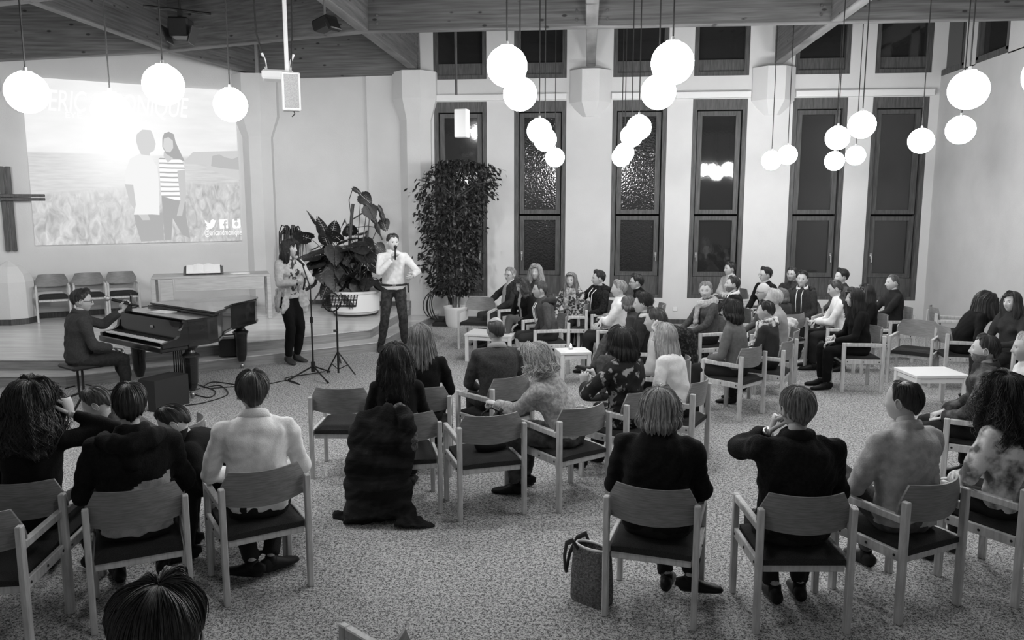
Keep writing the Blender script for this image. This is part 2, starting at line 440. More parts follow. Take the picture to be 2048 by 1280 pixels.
# socket
m = MB(); sp = W(1350, 618); m.box((sp.x, YW-.008, sp.z), (.085, .016, .085), bev=.004)
o = m.obj('wall_socket', M_white); tag(o, 'white wall socket low on the back wall between the windows', 'socket')

# =================================================================== PROJECTED PICTURE
def screen_mat():
    m = bpy.data.materials.new('projected_landscape'); m.use_nodes = True; nt = m.node_tree; N = nt.nodes; L = nt.links
    N.remove(N['Principled BSDF']); em = N.new('ShaderNodeEmission'); L.new(em.outputs[0], N['Material Output'].inputs[0])
    tc = N.new('ShaderNodeTexCoord'); sep = N.new('ShaderNodeSeparateXYZ'); L.new(tc.outputs['Object'], sep.inputs[0])
    def math_(op, a, b=None, c=None):
        n = N.new('ShaderNodeMath'); n.operation = op
        for i, q in enumerate((a, b, c)):
            if q is None: continue
            if isinstance(q, (int, float)): n.inputs[i].default_value = q
            else: L.new(q, n.inputs[i])
        return n.outputs[0]
    x = math_('DIVIDE', sep.outputs[0], SWID); z = math_('DIVIDE', sep.outputs[2], SHEI)     # 0..1 over the picture
    def noise(sx, sz, s, d=3, dist=0):
        mp = N.new('ShaderNodeMapping'); mp.inputs['Scale'].default_value = (sx, 1, sz); L.new(tc.outputs['Object'], mp.inputs[0])
        n = N.new('ShaderNodeTexNoise'); n.inputs['Scale'].default_value = s; n.inputs['Detail'].default_value = d; n.inputs['Distortion'].default_value = dist
        L.new(mp.outputs[0], n.inputs['Vector']); return n.outputs['Fac']
    def step(v, e, wd=.01): return math_('MULTIPLY_ADD', v, 1/wd, -e/wd)
    def clamp(v):
        n = N.new('ShaderNodeClamp'); L.new(v, n.inputs[0]); return n.outputs[0]
    def mix(f, a, b):
        n = N.new('ShaderNodeMix'); n.data_type = 'FLOAT'; 
        for i, q in ((0, f), (2, a), (3, b)):
            if isinstance(q, (int, float)): n.inputs[i].default_value = q
            else: L.new(q, n.inputs[i])
        return n.outputs[0]
    sky = math_('MULTIPLY_ADD', noise(1, 4, 1.2, 4), .25, .70)
    sea = math_('MULTIPLY_ADD', noise(1, 9, 3, 4), .35, .45)
    grass = math_('MULTIPLY_ADD', noise(3.2, 1.6, 2.6, 6, 1.2), .75, .17)
    bound = math_('MULTIPLY_ADD', noise(1, 0, .7, 3), .10, .26)
    v = mix(clamp(step(z, .555, .012)), sea, sky)
    gb = math_('MULTIPLY_ADD', x, .09, bound)
    v = mix(clamp(math_('MULTIPLY_ADD', math_('SUBTRACT', gb, z), 30, .5)), v, grass)
    # the sun flare in the projected photograph
    dx = math_('MULTIPLY', math_('SUBTRACT', x, .41), 1.35); dz = math_('SUBTRACT', z, .63)
    r2 = math_('ADD', math_('MULTIPLY', dx, dx), math_('MULTIPLY', dz, dz))
    fl = math_('POWER', 2.718, math_('MULTIPLY', r2, -9.0))
    v = mix(math_('MULTIPLY', fl, .9), v, 1.0)
    L.new(v, em.inputs[0]); em.inputs[1].default_value = SCREEN_E
    return m
sc = [SWp(50, 150, .05), SWp(474, 185, .05), SWp(480, 485, .05), SWp(62, 487, .05)]
xl = (sc[0]+sc[3])/2; xr = (sc[1]+sc[2])/2
STOP = (sc[0].z+sc[1].z)/2; SBOT = (sc[2].z+sc[3].z)/2
SWID = Vector((xr.x-xl.x, xr.y-xl.y)).length; SHEI = STOP-SBOT
scr = thing('projection_screen', 'large bright projection of two people in coastal grass on the left wall', 'projection', (xl.x, xl.y, SBOT), math.atan2(xr.y-xl.y, xr.x-xl.x))
m = MB(); m.box((SWID/2, .02, SHEI/2), (SWID, .03, SHEI)); m.obj('picture', screen_mat(), scr)
def emat(name, v, stripe=False):
    m = bpy.data.materials.new(name); m.use_nodes = True; nt = m.node_tree; N = nt.nodes
    N.remove(N['Principled BSDF']); em = N.new('ShaderNodeEmission'); nt.links.new(em.outputs[0], N['Material Output'].inputs[0])
    em.inputs[0].default_value = (v, v, v, 1); em.inputs[1].default_value = SCREEN_E
    if stripe:
        tc = N.new('ShaderNodeTexCoord'); wv = N.new('ShaderNodeTexWave'); wv.bands_direction = 'Z'; wv.inputs['Scale'].default_value = 3.6; wv.inputs['Distortion'].default_value = .6
        cr = N.new('ShaderNodeValToRGB'); cr.color_ramp.elements[0].color = (.45,)*3+(1,); cr.color_ramp.elements[1].color = (.93,)*3+(1,)
        cr.color_ramp.elements[0].position = .1; cr.color_ramp.elements[1].position = .35
        nt.links.new(tc.outputs['Object'], wv.inputs[0]); nt.links.new(wv.outputs[0], cr.inputs[0]); nt.links.new(cr.outputs[0], em.inputs[0])
    return m
# flat shapes of the projected picture; coordinates in the crop 60..500 x 130..500 (x3.459)
def suv(zx, zy):
    px = 60+zx/3.459; py = 130+zy/3.459
    u = (px-50)/(478-50); lefty = 150+(487-150)*0; t0 = 150+35*u; b0 = 487-2*u
    return (u*SWID, (b0-py)/(b0-t0)*SHEI)
def flat(name, pts, v, lay, stripe=False):
    m = MB(); pp = [suv(*p) for p in pts]
    y = -.001*lay; n_ = len(pp); V = [(p[0], y, p[1]) for p in pp]
    import mathutils.geometry as G
    tri = G.tessellate_polygon([[Vector((p[0], p[1], 0)) for p in pp]])
    m.add(V, [tuple(t) for t in tri]); return m.obj(name, emat('proj_'+name+str(lay), v, stripe), scr)
flat('headland', [(1035, 660), (1100, 600), (1448, 598), (1450, 800), (1180, 715), (1240, 690), (1030, 680)], .62, 1)
flat('rocks', [(1232, 700), (1245, 630), (1300, 620), (1340, 640), (1400, 655), (1448, 640), (1449, 730), (1300, 715)], .50, 2)
flat('man_trousers', [(640, 1025), (850, 1020), (845, 1215), (680, 1222), (655, 1120)], .44, 3)
flat('man_arm', [(592, 815), (655, 815), (680, 900), (735, 1010), (755, 1070), (700, 1070), (620, 950)], .60, 4)
flat('man_shirt', [(640, 640), (720, 600), (780, 610), (830, 700), (835, 800), (825, 1035), (770, 1030), (640, 1030), (660, 960), (650, 820), (595, 815), (605, 720)], .86, 5)
flat('man_head', [(700, 470), (740, 440), (800, 445), (815, 480), (830, 540), (815, 585), (785, 600), (780, 620), (720, 610), (700, 560), (690, 510)], .66, 6)
flat('woman_trousers', [(848, 895), (1025, 945), (1020, 1050), (1042, 1205), (985, 1180), (920, 1060), (900, 1215), (852, 1215)], .42, 3)
flat('woman_arm', [(975, 725), (1033, 720), (1030, 900), (990, 1045), (950, 1045), (985, 930)], .58, 4)
flat('woman_shirt', [(845, 640), (885, 625), (910, 670), (950, 640), (1010, 645), (1036, 720), (975, 728), (985, 945), (845, 900)], .9, 5, True)
flat('woman_hair', [(880, 500), (895, 468), (930, 458), (965, 475), (975, 530), (1000, 590), (1035, 665), (985, 645), (950, 640), (900, 610), (876, 560)], .42, 6)
flat('woman_face', [(890, 505), (925, 495), (955, 520), (955, 570), (930, 600), (900, 595), (880, 560)], .68, 7)
flat('woman_neck', [(885, 595), (945, 590), (950, 640), (910, 670), (880, 628)], .62, 5)
MW = emat('proj_white', 1.0)
# icons: bird, f on a square, camera
flat('bird_icon', [(1160, 1075), (1180, 1095), (1200, 1100), (1205, 1080), (1222, 1072), (1238, 1080), (1250, 1078), (1240, 1095), (1232, 1120), (1210, 1138), (1180, 1142), (1162, 1132), (1180, 1128), (1168, 1112), (1175, 1108), (1162, 1095)], 1.0, 8)
flat('square_icon', [(1272, 1075), (1338, 1072), (1340, 1138), (1324, 1139), (1323, 1118), (1335, 1116), (1336, 1104), (1322, 1105), (1322, 1094), (1334, 1092), (1334, 1081), (1318, 1081), (1309, 1092), (1309, 1105), (1301, 1106), (1301, 1118), (1309, 1118), (1309, 1140), (1274, 1141)], 1.0, 8)
flat('camera_icon', [(1375, 1080), (1385, 1072), (1392, 1072), (1392, 1085), (1415, 1085), (1415, 1072), (1432, 1072), (1440, 1080), (1440, 1130), (1432, 1138), (1383, 1140), (1375, 1132)], 1.0, 8)
flat('camera_lens', [(1392, 1100), (1407, 1090), (1422, 1100), (1424, 1115), (1407, 1128), (1391, 1115)], .62, 9)
def text(body, zx, zy, h, name, shear=0, xs=1.0, mtl=MW, off=0.0):
    cu = bpy.data.curves.new(name, 'FONT'); cu.body = body; cu.size = h; cu.shear = shear; cu.offset = off
    o = bpy.data.objects.new(name, cu); COL.objects.link(o); bpy.context.view_layer.update()
    me = bpy.data.meshes.new_from_object(o.evaluated_get(bpy.context.evaluated_depsgraph_get()))
    bpy.data.objects.remove(o); o = bpy.data.objects.new(name, me); COL.objects.link(o)
    me.materials.clear(); me.materials.append(mtl)
    v = np.zeros(len(me.vertices)*3); me.vertices.foreach_get('co', v); v = v.reshape(-1, 3)
    u = suv(zx, zy); o.parent = scr
    v2 = np.stack([u[0]+v[:, 0]*xs, np.full(len(v), -.010), u[1]+v[:, 1]], 1); me.vertices.foreach_set('co', v2.ravel())
    return o
text('ERIC & MONIQUE', 112, 300, .52, 'title', .25, .56, off=0)
text('EYE', 222, 350, .14, 'subtitle', 0, 1.2)
text('@ericandmonique', 1152, 1186, .165, 'handle_text', 0, .57)

# cross on the left wall
cx = SWp(16, 420, .0); t = thing('cross', 'dark wooden cross of doubled bars mounted on the left wall', 'cross', (cx.x, cx.y, 0), math.atan2(-SWd.y, -SWd.x))
zt_, zb_ = SWp(16, 333).z, SWp(18, 502).z; zh = SWp(40, 395).z
for dx in (-.052, .052):
    m = MB(); m.box((dx, -.05, (zt_+zb_)/2), (.075, .06, zt_-zb_), bev=.006); m.obj('upright', M_frame, t)
for dz in (-.032, .032):
    m = MB(); m.box((0, -.10, zh+dz), (1.15, .04, .052), bev=.006); m.obj('crossbar', M_frame, t)

# =================================================================== PENDANT LAMPS
LAMPS = [(54, 185, 81, 'globe lamp at the far left edge, left of the projected title'), (327, 170, 80, 'globe lamp hanging before the upper right of the projection'),
 (222, 222, 74, 'globe lamp hanging before the middle of the projected title'), (461, 210, 66, 'globe lamp at the right edge of the projection beside the column'),
 (1014, 133, 81, 'large globe lamp above the second tall window, upper of its pair'), (1040, 188, 67, 'large globe lamp above the second tall window, lower of its pair'),
 (1345, 126, 85, 'largest globe lamp, above the gap between third and fourth tall windows'), (1317, 184, 69, 'globe lamp tucked below left of the largest globe'),
 (1079, 262, 50, 'topmost of the three globes before the second tall window'), (1090, 279, 46, 'middle one of the three globes before the second tall window'), (1110, 315, 37, 'lowest of the three globes before the second tall window'),
 (1278, 255, 49, 'topmost of the four globes before the third tall window'), (1263, 272, 44, 'second from top of the four globes before the third tall window'), (1249, 305, 37, 'third from top of the four globes before the third tall window'), (1243, 314, 37, 'lowest of the four globes before the third tall window'),
 (1543, 321, 34, 'left globe of the far pair before the second column'), (1575, 310, 35, 'right globe of the far pair before the second column'),
 (1675, 276, 47, 'globe lamp before the fifth tall window, left of a group of four'), (1724, 250, 53, 'largest and topmost globe of the group between the last two tall windows'),
 (1669, 322, 35, 'lower left globe of the group of four near the last windows'), (1711, 311, 37, 'lower right globe of the group of four near the last windows'),
 (1842, 282, 49, 'globe lamp over the right edge of the last tall window'), (1937, 180, 76, 'large globe lamp before the right wall, upper of two'), (1921, 260, 55, 'globe lamp before the right wall, lower of two'),
 (2098, 150, 95, 'globe lamp cut by the right picture edge')]
GR = .15
gm_ = None
# lamps seen in the picture; unseen ones added for light follow below
for (px, py, d, lab) in LAMPS:
    c = Vector((0, 0, CAM_H))+ray(px, py)*(2*GR*FPX/max(d, 38))
    t = thing('pendant_lamp', 'glowing white opal '+lab, 'lamp', (c.x, c.y, c.z), group='globe pendant lamps')
    if gm_ is None:
        m = MB(); pr = [(GR*math.sin(R(a)), GR*math.cos(R(a))) for a in range(22, 181, 8)]; m.lathe(pr[::-1], n=36); g0 = m.obj('globe', M_globe, t, True); gm_ = g0.data
        m = MB(); m.lathe([(.05, GR*.915), (.05, GR*.915+.012), (.014, GR*.915+.018), (.012, GR+.03)], n=16); c0 = m.obj('cap', M_white, t, True, auto=40); cm_ = c0.data
    else:
        for nm, me in (('globe', gm_), ('cap', cm_)):
            o = bpy.data.objects.new(nm, me); COL.objects.link(o); o.parent = t
    m = MB(); m.tube([(0, 0, GR), (0, 0, ZC-c.z)], .0065, 6); m.obj('cord', M_dark, t)
    m = MB(); m.lathe([(.05, ZC-c.z-.04), (.05, ZC-c.z)], n=12); m.obj('ceiling_cap', M_dark, t)

for k, (x, y, z, lab) in enumerate([(-9.3, 10.9, 3.2, 'nearest the stage'), (-8.6, 9.4, 3.3, 'above the steps'), (-7.6, 7.4, 3.3, 'over the left aisle'), (-6.4, 5.6, 3.35, 'over the rear left seats'), (-.8, 3.1, 3.4, 'overhead')]):  # unseen lamps added to brighten the left side and the foreground
    t = thing('pendant_lamp', 'glowing white opal globe lamp added for light outside the picture, '+lab, 'lamp', (x, y, z), group='globe pendant lamps')
    for nm, me in (('globe', gm_), ('cap', cm_)):
        o = bpy.data.objects.new(nm, me); COL.objects.link(o); o.parent = t
    m = MB(); m.tube([(0, 0, GR), (0, 0, ZC-z)], .0065, 6); m.obj('cord', M_dark, t)

# =================================================================== CHAIRS
CW = .54; CD = .50
def make_chair():
    t = bpy.data.objects.new('armchair', None); COL.objects.link(t); t.empty_display_size = .1
    kids = []
    yr, yf = -.235, .235; xs = CW/2-.02
    for sx in (-1, 1):
        m = MB(); m.box((sx*xs, yr, .36), (.034, .045, .72), bev=.005); kids.append((m.obj('leg', M_chair, t), []))
        m = MB(); m.box((sx*xs, yf, .315), (.034, .045, .63), bev=.005); kids.append((m.obj('leg', M_chair, t), []))
        m = MB(); m.box((sx*xs, 0, .608), (.036, .425, .044), bev=.005); kids.append((m.obj('armrest', M_chair, t), []))
        m = MB(); m.box((sx*xs, 0, .395), (.026, .425, .06), bev=.004); r = m.obj('side_rail', M_chair, t)
        bl = []
        for by in (-.19, 0, .19):
            m = MB(); m.lathe([(.009, 0), (.007, .004)], n=8, rot=Matrix.Rotation(R(90*sx), 3, 'Y')); b = m.obj('bolt', M_dark, r); b.location = (sx*(xs+.013), by, .395); bl.append(b)
        kids.append((r, bl))
    for y in (yr+.02, yf-.03):
        m = MB(); m.box((0, y, .375), (CW-.09, .025, .045), bev=.004); kids.append((m.obj('cross_rail', M_chair, t), []))
    # upholstered seat: dished pad
    m = MB(); nx, ny = 10, 9; V = []; F = []
    hw = CW/2-.045
    for lay in (0, 1):
        for j in range(ny+1):
            for i in range(nx+1):
                u = i/nx*2-1; v = j/ny*2-1
                ed = (1-abs(u)**6)*(1-abs(v)**6)
                zt2 = .425+.035*ed**.5-.014*math.cos(v*2.2)*(1-u*u)+.012*max(0, v)**2 if lay else .395
                V.append((u*hw, v*.235, zt2))
    nn = (nx+1)*(ny+1)
    for j in range(ny):
        for i in range(nx):
            a = j*(nx+1)+i; q = (a, a+1, a+nx+2, a+nx+1); F.append(q[::-1]); F.append(tuple(k+nn for k in q))
    rim = [i for i in range(nx+1)]+[j*(nx+1)+nx for j in range(1, ny+1)]+[ny*(nx+1)+i for i in range(nx-1, -1, -1)]+[j*(nx+1) for j in range(ny-1, 0, -1)]
    for k in range(len(rim)):
        a, b = rim[k], rim[(k+1) % len(rim)]; F.append((a, b, b+nn, a+nn))
    m.add(V, F); kids.append((m.obj('seat', M_seat, t, True, auto=50), []))
    # curved plywood backrest with chamfered upper corners
    m = MB(); V = []; nx, nz = 16, 6; th = .012
    for lay in (0, 1):
        for k in range(nz+1):
            for i in range(nx+1):
                u = i/nx*2-1; s = k/nz
                half = (CW/2-.012)*(1-.0*s)
                if s > .45: half -= .055*((s-.45)/.55)
                x = u*half; y = yr+.052-.075*(1-u*u)-.03*s
                z = .60+.20*s-.012*(1-u*u)*(1-s)*2
                V.append((x, y+(th if lay else 0), z))
    nn = (nx+1)*(nz+1); F = []
    for k in range(nz):
        for i in range(nx):
            a = k*(nx+1)+i; q = (a, a+1, a+nx+2, a+nx+1); F.append(q); F.append(tuple(w_+nn for w_ in q)[::-1])
    rim = [i for i in range(nx+1)]+[j*(nx+1)+nx for j in range(1, nz+1)]+[nz*(nx+1)+i for i in range(nx-1, -1, -1)]+[j*(nx+1) for j in range(nz-1, 0, -1)]
    for k in range(len(rim)):
        a, b = rim[k], rim[(k+1) % len(rim)]; F.append((b, a, a+nn, b+nn))
    m.add(V, F); kids.append((m.obj('backrest', M_back, t, True, auto=40), []))
    return t, kids
CH0, CHK = make_chair(); _first = [True]
def chair(x, y, a, label, z=0, sc=1.0):
    if _first[0]:
        t = CH0; _first[0] = False
    else:
        t = CH0.copy(); COL.objects.link(t)
        for o, subs in CHK:
            c = o.copy(); COL.objects.link(c); c.parent = t
            for s_ in subs: d = s_.copy(); COL.objects.link(d); d.parent = c
    t.location = (x, y, z); t.rotation_euler = (0, 0, R(a)); t.scale = (sc, sc, sc)
    return tag(t, label, 'chair', 'beech armchairs with dark seats')
def chair_posts(l, r, zp=.72):
    """centre and heading from the pixels of the two rear post tops (sitter's left and right)"""
    a = P(l[0], l[1], zp); b = P(r[0], r[1], zp); d = b-a; ang = math.degrees(math.atan2(d.y, d.x))
    f = Vector((-math.sin(R(ang)), math.cos(R(ang)), 0)); c = (a+b)/2+f*.235
    return (c.x, c.y, ang)

# =================================================================== HANGING EQUIPMENT
def hang(px, py, d_px, real):          # world point whose real size shows d_px pixels
    return Vector((0, 0, CAM_H))+ray(px, py)*(real*FPX/d_px)
# loudspeaker box on a pole (nearer the middle of the hall)
c = PY(582, 184, 8.6); t = thing('hanging_loudspeaker', 'large white column loudspeaker box hanging from a pole, beside the projector', 'loudspeaker', (c.x, c.y, c.z), R(24))
m = MB(); m.box((0, 0, 0), (.19, .15, .40), bev=.012); m.obj('cabinet', M_white, t)
m = MB(); m.box((0, -.078, 0), (.15, .008, .35), bev=.003); m.obj('grille', mat('grille', .45, .6, .3, 150), t)
m = MB(); m.tube([(-.03, .05, .20), (-.03, .05, ZC-c.z)], .022, 12); m.obj('pole', M_white, t)
m = MB(); m.tube([(.02, 0, -.19), (.03, -.01, -.23), (.0, -.02, -.26)], .006, 6); m.obj('plug', M_dark, t)
# projector
c = PY(556, 152, 8.9); t = thing('projector', 'small white ceiling projector hung on black cables behind the loudspeaker', 'projector', (c.x, c.y, c.z), R(20))
m = MB(); m.box((0, 0, 0), (.34, .28, .10), bev=.02); m.obj('body', M_white, t)
m = MB(); m.lathe([(.035, 0), (.035, .03), (.028, .03)], (-.08, .14, 0), 16, rot=Matrix.Rotation(R(-90), 3, 'X')); m.obj('lens', M_black, t)
for dx, top_ in ((-.12, -.25), (.13, .20)):
    m = MB(); m.tube([(dx, 0, .05), (dx+(-.02 if dx < 0 else .02), 0, .16), (top_*.85, 0, .45), (top_, 0, ZC-c.z)], .010, 6); m.obj('cable', M_dark, t)
    m = MB(); m.tube([(dx, 0, .04), (dx*1.1, .01, .16), (dx*1.35, 0, .24)], .014, 8); m.obj('strap', M_white, t)
# second small loudspeaker before first window
c = PY(924, 247, 12.6); t = thing('hanging_loudspeaker', 'small white loudspeaker box on a thin pole in front of the first tall window', 'loudspeaker', (c.x, c.y, c.z), R(-12))
m = MB(); m.box((0, 0, 0), (.20, .16, .43), bev=.01); m.obj('cabinet', M_white, t)
m = MB(); m.box((-.10, .02, ZB-c.z-.25+.35), (.035, .03, 1.9), bev=.004); m.obj('pole', M_frame, t)
# stage spotlights
c = PY(362, 60, 9.6); t = thing('stage_spotlight', 'black stage spotlight clamped under a bar before the roof beam, upper left', 'spotlight', (c.x, c.y, c.z), R(10))
m = MB(); m.tube([(-.42, 0, .27), (.36, 0, .19)], .016, 10); m.obj('bar', M_black, t)
m = MB(); m.box((0, 0, .02), (.24, .26, .22), bev=.02); m.box((0, 0, .15), (.05, .05, .14)); m.obj('housing', M_black, t)
for s in (-1, 1):
    m = MB(); m.box((s*.15, -.05, -.07), (.02, .26, .20), Matrix.Rotation(R(18*s), 3, 'Y'), bev=.004); m.obj('barn_door', M_black, t)
m = MB(); m.tube([(0, 0, .22), (0, 0, ZC-c.z)], .014, 8); m.obj('suspension', M_black, t)
c = PY(650, 48, 9.6); t = thing('stage_spotlight', 'black floodlight fixed beneath the diagonal beam, right of the loudspeaker pole', 'spotlight', (c.x, c.y, c.z), R(-25))
m = MB(); m.box((0, 0, 0), (.26, .20, .13), Matrix.Rotation(R(-14), 3, 'Y'), bev=.02); m.obj('housing', M_black, t)
m = MB(); m.box((.15, -.03, -.03), (.06, .18, .14), Matrix.Rotation(R(-30), 3, 'Y'), bev=.01); m.obj('barn_door', M_black, t)
m = MB(); m.tube([(0, 0, .05), (0, 0, .35)], .015, 8); m.tube([(0, 0, .35), (0, 0, ZC-c.z)], .012, 8); m.obj('bracket', M_steel, t)

def spot(loc, target, power, size=70):
    l = bpy.data.lights.new('spot', 'SPOT'); l.energy = power; l.spot_size = R(size); l.spot_blend = .8; l.shadow_soft_size = .12
    o = bpy.data.objects.new('spot', l); COL.objects.link(o); o.location = loc
    o.rotation_euler = (Vector(target)-Vector(loc)).to_track_quat('-Z', 'Y').to_euler()
    o.parent = None; return o
SPOTS = [(PY(362, 62, 9.45)+Vector((0, .16, -.14)), (-7.6, 14.6, 1.3), 420), (PY(650, 52, 9.45)+Vector((0.05, .25, -.12)), (-4.6, 15.6, 1.5), 420)]
for l_, t_, p_ in SPOTS: spot(l_, t_, p_, 85)

# =================================================================== GRAND PIANO
def piano():
    o = P(208, 665, .72); q = P(332, 690, .72)           # bass and treble ends of the keyboard
    e = Vector((q.x-o.x, q.y-o.y, 0)); Wd = 1.50; e.normalize(); ang = math.atan2(e.y, e.x)
    t = thing('grand_piano', 'dark polished grand piano with closed folded lid in front of the stage', 'piano', (o.x, o.y, 0), ang)
    # local: x along keyboard 0..Wd (bass -> treble), y towards the tail
    L_ = 2.05
    out = [(0, 0), (0, L_-.12), (.06, L_-.02), (.18, L_), (.34, L_-.02), (.50, L_-.16), (.62, L_-.42), (.76, L_-.72), (.98, L_-.98), (1.25, L_-1.18), (1.43, L_-1.34), (Wd, L_-1.52), (Wd, 0)]
    case = [(0, .28)]+out[1:-1]+[(Wd, .28)]
    def off(poly, d):
        n = len(poly); r = []
        cx_ = sum(p[0] for p in poly)/n; cy_ = sum(p[1] for p in poly)/n
        for i in range(n):
            a = Vector(poly[i-1]); b = Vector(poly[i]); c2 = Vector(poly[(i+1) % n])
            n1 = Vector(((b-a).y, -(b-a).x)).normalized(); n2 = Vector(((c2-b).y, -(c2-b).x)).normalized()
            nn = (n1+n2).normalized(); s_ = -1 if sum(poly[k][0]*poly[(k+1) % n][1]-poly[(k+1) % n][0]*poly[k][1] for k in range(n)) < 0 else 1
            r.append((b.x+nn.x*d*s_, b.y+nn.y*d*s_))
        return r
    m = MB(); m.prism(case, .68, .975); m.prism(off(case, .012), .66, .69); m.prism(off(case, .008), .955, .968)
    m.obj('case', M_piano, t)
    m = MB(); m.box((Wd/2, .10, .655), (Wd, .34, .05), bev=.01); m.box((Wd/2, -.06, .66), (Wd-.02, .03, .075), bev=.01); m.obj('key_bed', M_piano, t)
    for x in (.03, Wd-.03):      # scrolled cheeks
        m = MB(); pr = [(-.05, .68), (-.05, .735), (.02, .75), (.12, .765), (.17, .80), (.18, .86), (.21, .90), (.24, .975), (.30, .975), (.30, .68)]
        V = [(x-.028, p[0], p[1]) for p in pr]+[(x+.028, p[0], p[1]) for p in pr]; k = len(pr)
        m.add(V, [tuple(range(k)), tuple(range(2*k-1, k-1, -1))]+[(i, i+k, (i+1) % k+k, (i+1) % k)[::-1] for i in range(k)]); m.obj('cheek', M_piano, t)
    m = MB(); m.box((Wd/2, .20, .85), (Wd-.11, .02, .22), Matrix.Rotation(R(-6), 3, 'X')); m.obj('fallboard', M_piano, t)
    m = MB(); m.ball((Wd*.56, .183, .85), (.045, .006, .022), 16, 8); m.obj('emblem', M_gold, t)
    kw = (Wd-.13)/52
    first = None
    for k in range(52):
        if first is None:
            mm = MB(); mm.box((0, .065, .737), (kw-.0015, .15, .018), bev=.002); ko = mm.obj('white_key', M_key, t); first = ko.data
        else:
            ko = bpy.data.objects.new('white_key', first); COL.objects.link(ko); ko.parent = t
        ko.location = (.065+kw*(k+.5), 0, 0)
    firstb = None
    for k in range(51):
        if k % 7 in (1, 4): continue
        if firstb is None:
            mm = MB(); mm.box((0, .105, .751), (.011, .09, .014), bev=.002); ko = mm.obj('black_key', M_black, t); firstb = ko.data
        else:
            ko = bpy.data.objects.new('black_key', firstb); COL.objects.link(ko); ko.parent = t
        ko.location = (.065+kw*(k+1), 0, 0)
    # lid: front flap folded back, main lid behind
    y1 = .62
    front = [(0, .27), (0, y1), (Wd, y1), (Wd, .27)]
    m = MB(); m.prism(off([(0, .26), (0, y1), (Wd, y1), (Wd, .26)], .005), .976, .986); m.obj('music_shelf', M_piano, t)
    back_ = [(0, y1)]+out[1:-2]+[(Wd, L_-1.40), (Wd, y1)] if False else [(0, y1)]+out[1:-1]+[(Wd, y1)] if L_-1.52 > y1 else [(0, y1)]+out[1:-2]+[(Wd-.02, y1)]
    m = MB(); m.prism(off(back_, .025), .99, 1.012); m.obj('lid', M_piano, t)
    m = MB(); m.prism([(-.02, y1+.02), (-.02, y1+.36), (Wd+.02 if False else 1.30, y1+.30), (Wd-.0, y1+.02)], 1.016, 1.04); m.obj('folded_lid', M_piano, t)
    m = MB(); m.box((.62, .45, .99), (.30, .20, .006), Matrix.Rotation(R(12), 3, 'Z')); m.obj('sheet_music', M_paper, t)
    m = MB(); m.box((.12, .25, 1.0), (.10, .09, .12), bev=.01); m.obj('desk_end', M_piano, t)
    pr = [(.035, 0), (.04, .03), (.045, .06), (.05, .075), (.075, .16), (.085, .40), (.095, .47), (.11, .49), (.11, .51), (.07, .54), (.06, .57), (.09, .60), (.11, .64), (.13, .67)]
    for (x, y) in ((.13, .36), (Wd-.13, .36), (.30, L_-.28)):
        m = MB(); m.lathe([(r_, z*.97+.045) for r_, z in pr[2:]], (0, 0, 0), 12); lg = m.obj('leg', M_piano, t, True, auto=30); lg.location = (x, y, 0)
        m = MB(); m.ball((0, 0, .04), (.028, .028, .04), 12, 8); cs = m.obj('caster', M_gold, lg, True)
    m = MB(); m.box((.74, .55, .60), (.24, .06, .14), bev=.01)
    for x in (.65, .70, .75, .80, .84): m.tube([(x, .55, .16), (x, .55, .55)], .009, 6)
    m.box((.74, .55, .14), (.26, .08, .09), bev=.01); m.obj('pedal_lyre', M_piano, t)
    for x in (.69, .79):
        m = MB(); m.box((x, .47, .11), (.035, .14, .012), bev=.004); m.obj('pedal', M_gold, t)
    return t, ang
PN, PANG = piano()
MP = Matrix.Translation(PN.location) @ Matrix.Rotation(PANG, 4, 'Z')
# stool
sp_ = MP @ Vector((.66, -.62, 0))
STOOL = sp_
t = thing('piano_stool', 'black padded piano stool on thin metal legs under the pianist', 'stool', (sp_.x, sp_.y, 0), PANG)
m = MB(); m.box((0, 0, .475), (.40, .32, .05), bev=.02); m.obj('cushion', M_dark, t)
for s in (-1, 1):
    m = MB(); m.tube([(s*.06, 0, .46), (s*.06, 0, .12)], .014, 8); m.obj('column', M_black, t)
for s in (-1, 1):
    m = MB(); m.tube([(s*.05, 0, .14), (s*.28, -.22*s, .02)], .014, 8); m.tube([(s*.05, 0, .14), (s*.26, .22*s, .02)], .014, 8); m.obj('foot', M_black, t)
# mic boom for the pianist, standing behind the piano
def mic_head(m, p, d, L_=.17):
    d = Vector(d).normalized(); p = Vector(p); m.tube([p, p+d*L_], [.012, .017], 10, 0)
h0 = P(212, 597, 1.30)
a = MP @ Vector((-.35, .55, 0)); b = MP @ Vector((.34, .30, 1.22)); tip = MP @ Vector((.50, -.30, 1.30))
t = thing('microphone_stand', 'black boom microphone stand beside the piano with mic at the pianist mouth', 'stand', (a.x, a.y, 0))
ti = Matrix.Translation(-Vector((a.x, a.y, 0)))
m = MB(); m.tube([(0, 0, .05), (0, 0, 1.15)], .011, 8); m.obj('upright', M_black, t)
hd = P(214, 596, 1.29); hd = PY(214, 597, (MP @ Vector((.62, -.2, 0))).y)
tail_ = hd+Vector((.33, .10, -.10))
m = MB(); m.tube([(0, 0, 1.13), tuple(tail_-Vector((a.x, a.y, 0)))], .009, 8); m.obj('boom', M_black, t)
m = MB(); m.tube([tuple(tail_-Vector((a.x, a.y, 0))), tuple(hd+Vector((.05, .015, -.012))-Vector((a.x, a.y, 0)))], [.013, .019], 10); m.obj('microphone', M_black, t)
m = MB(); m.ball(tuple(hd-Vector((a.x, a.y, 0))), .034, 14, 10); m.obj('microphone_grille', mat('grille_light', .5, .45, metal=.6), t, True)
for k in range(3):
    an = k*2.09+.4; m = MB(); m.tube([(0, 0, .12), (.30*math.cos(an), .30*math.sin(an), .015)], .010, 8); m.obj('leg', M_black, t)

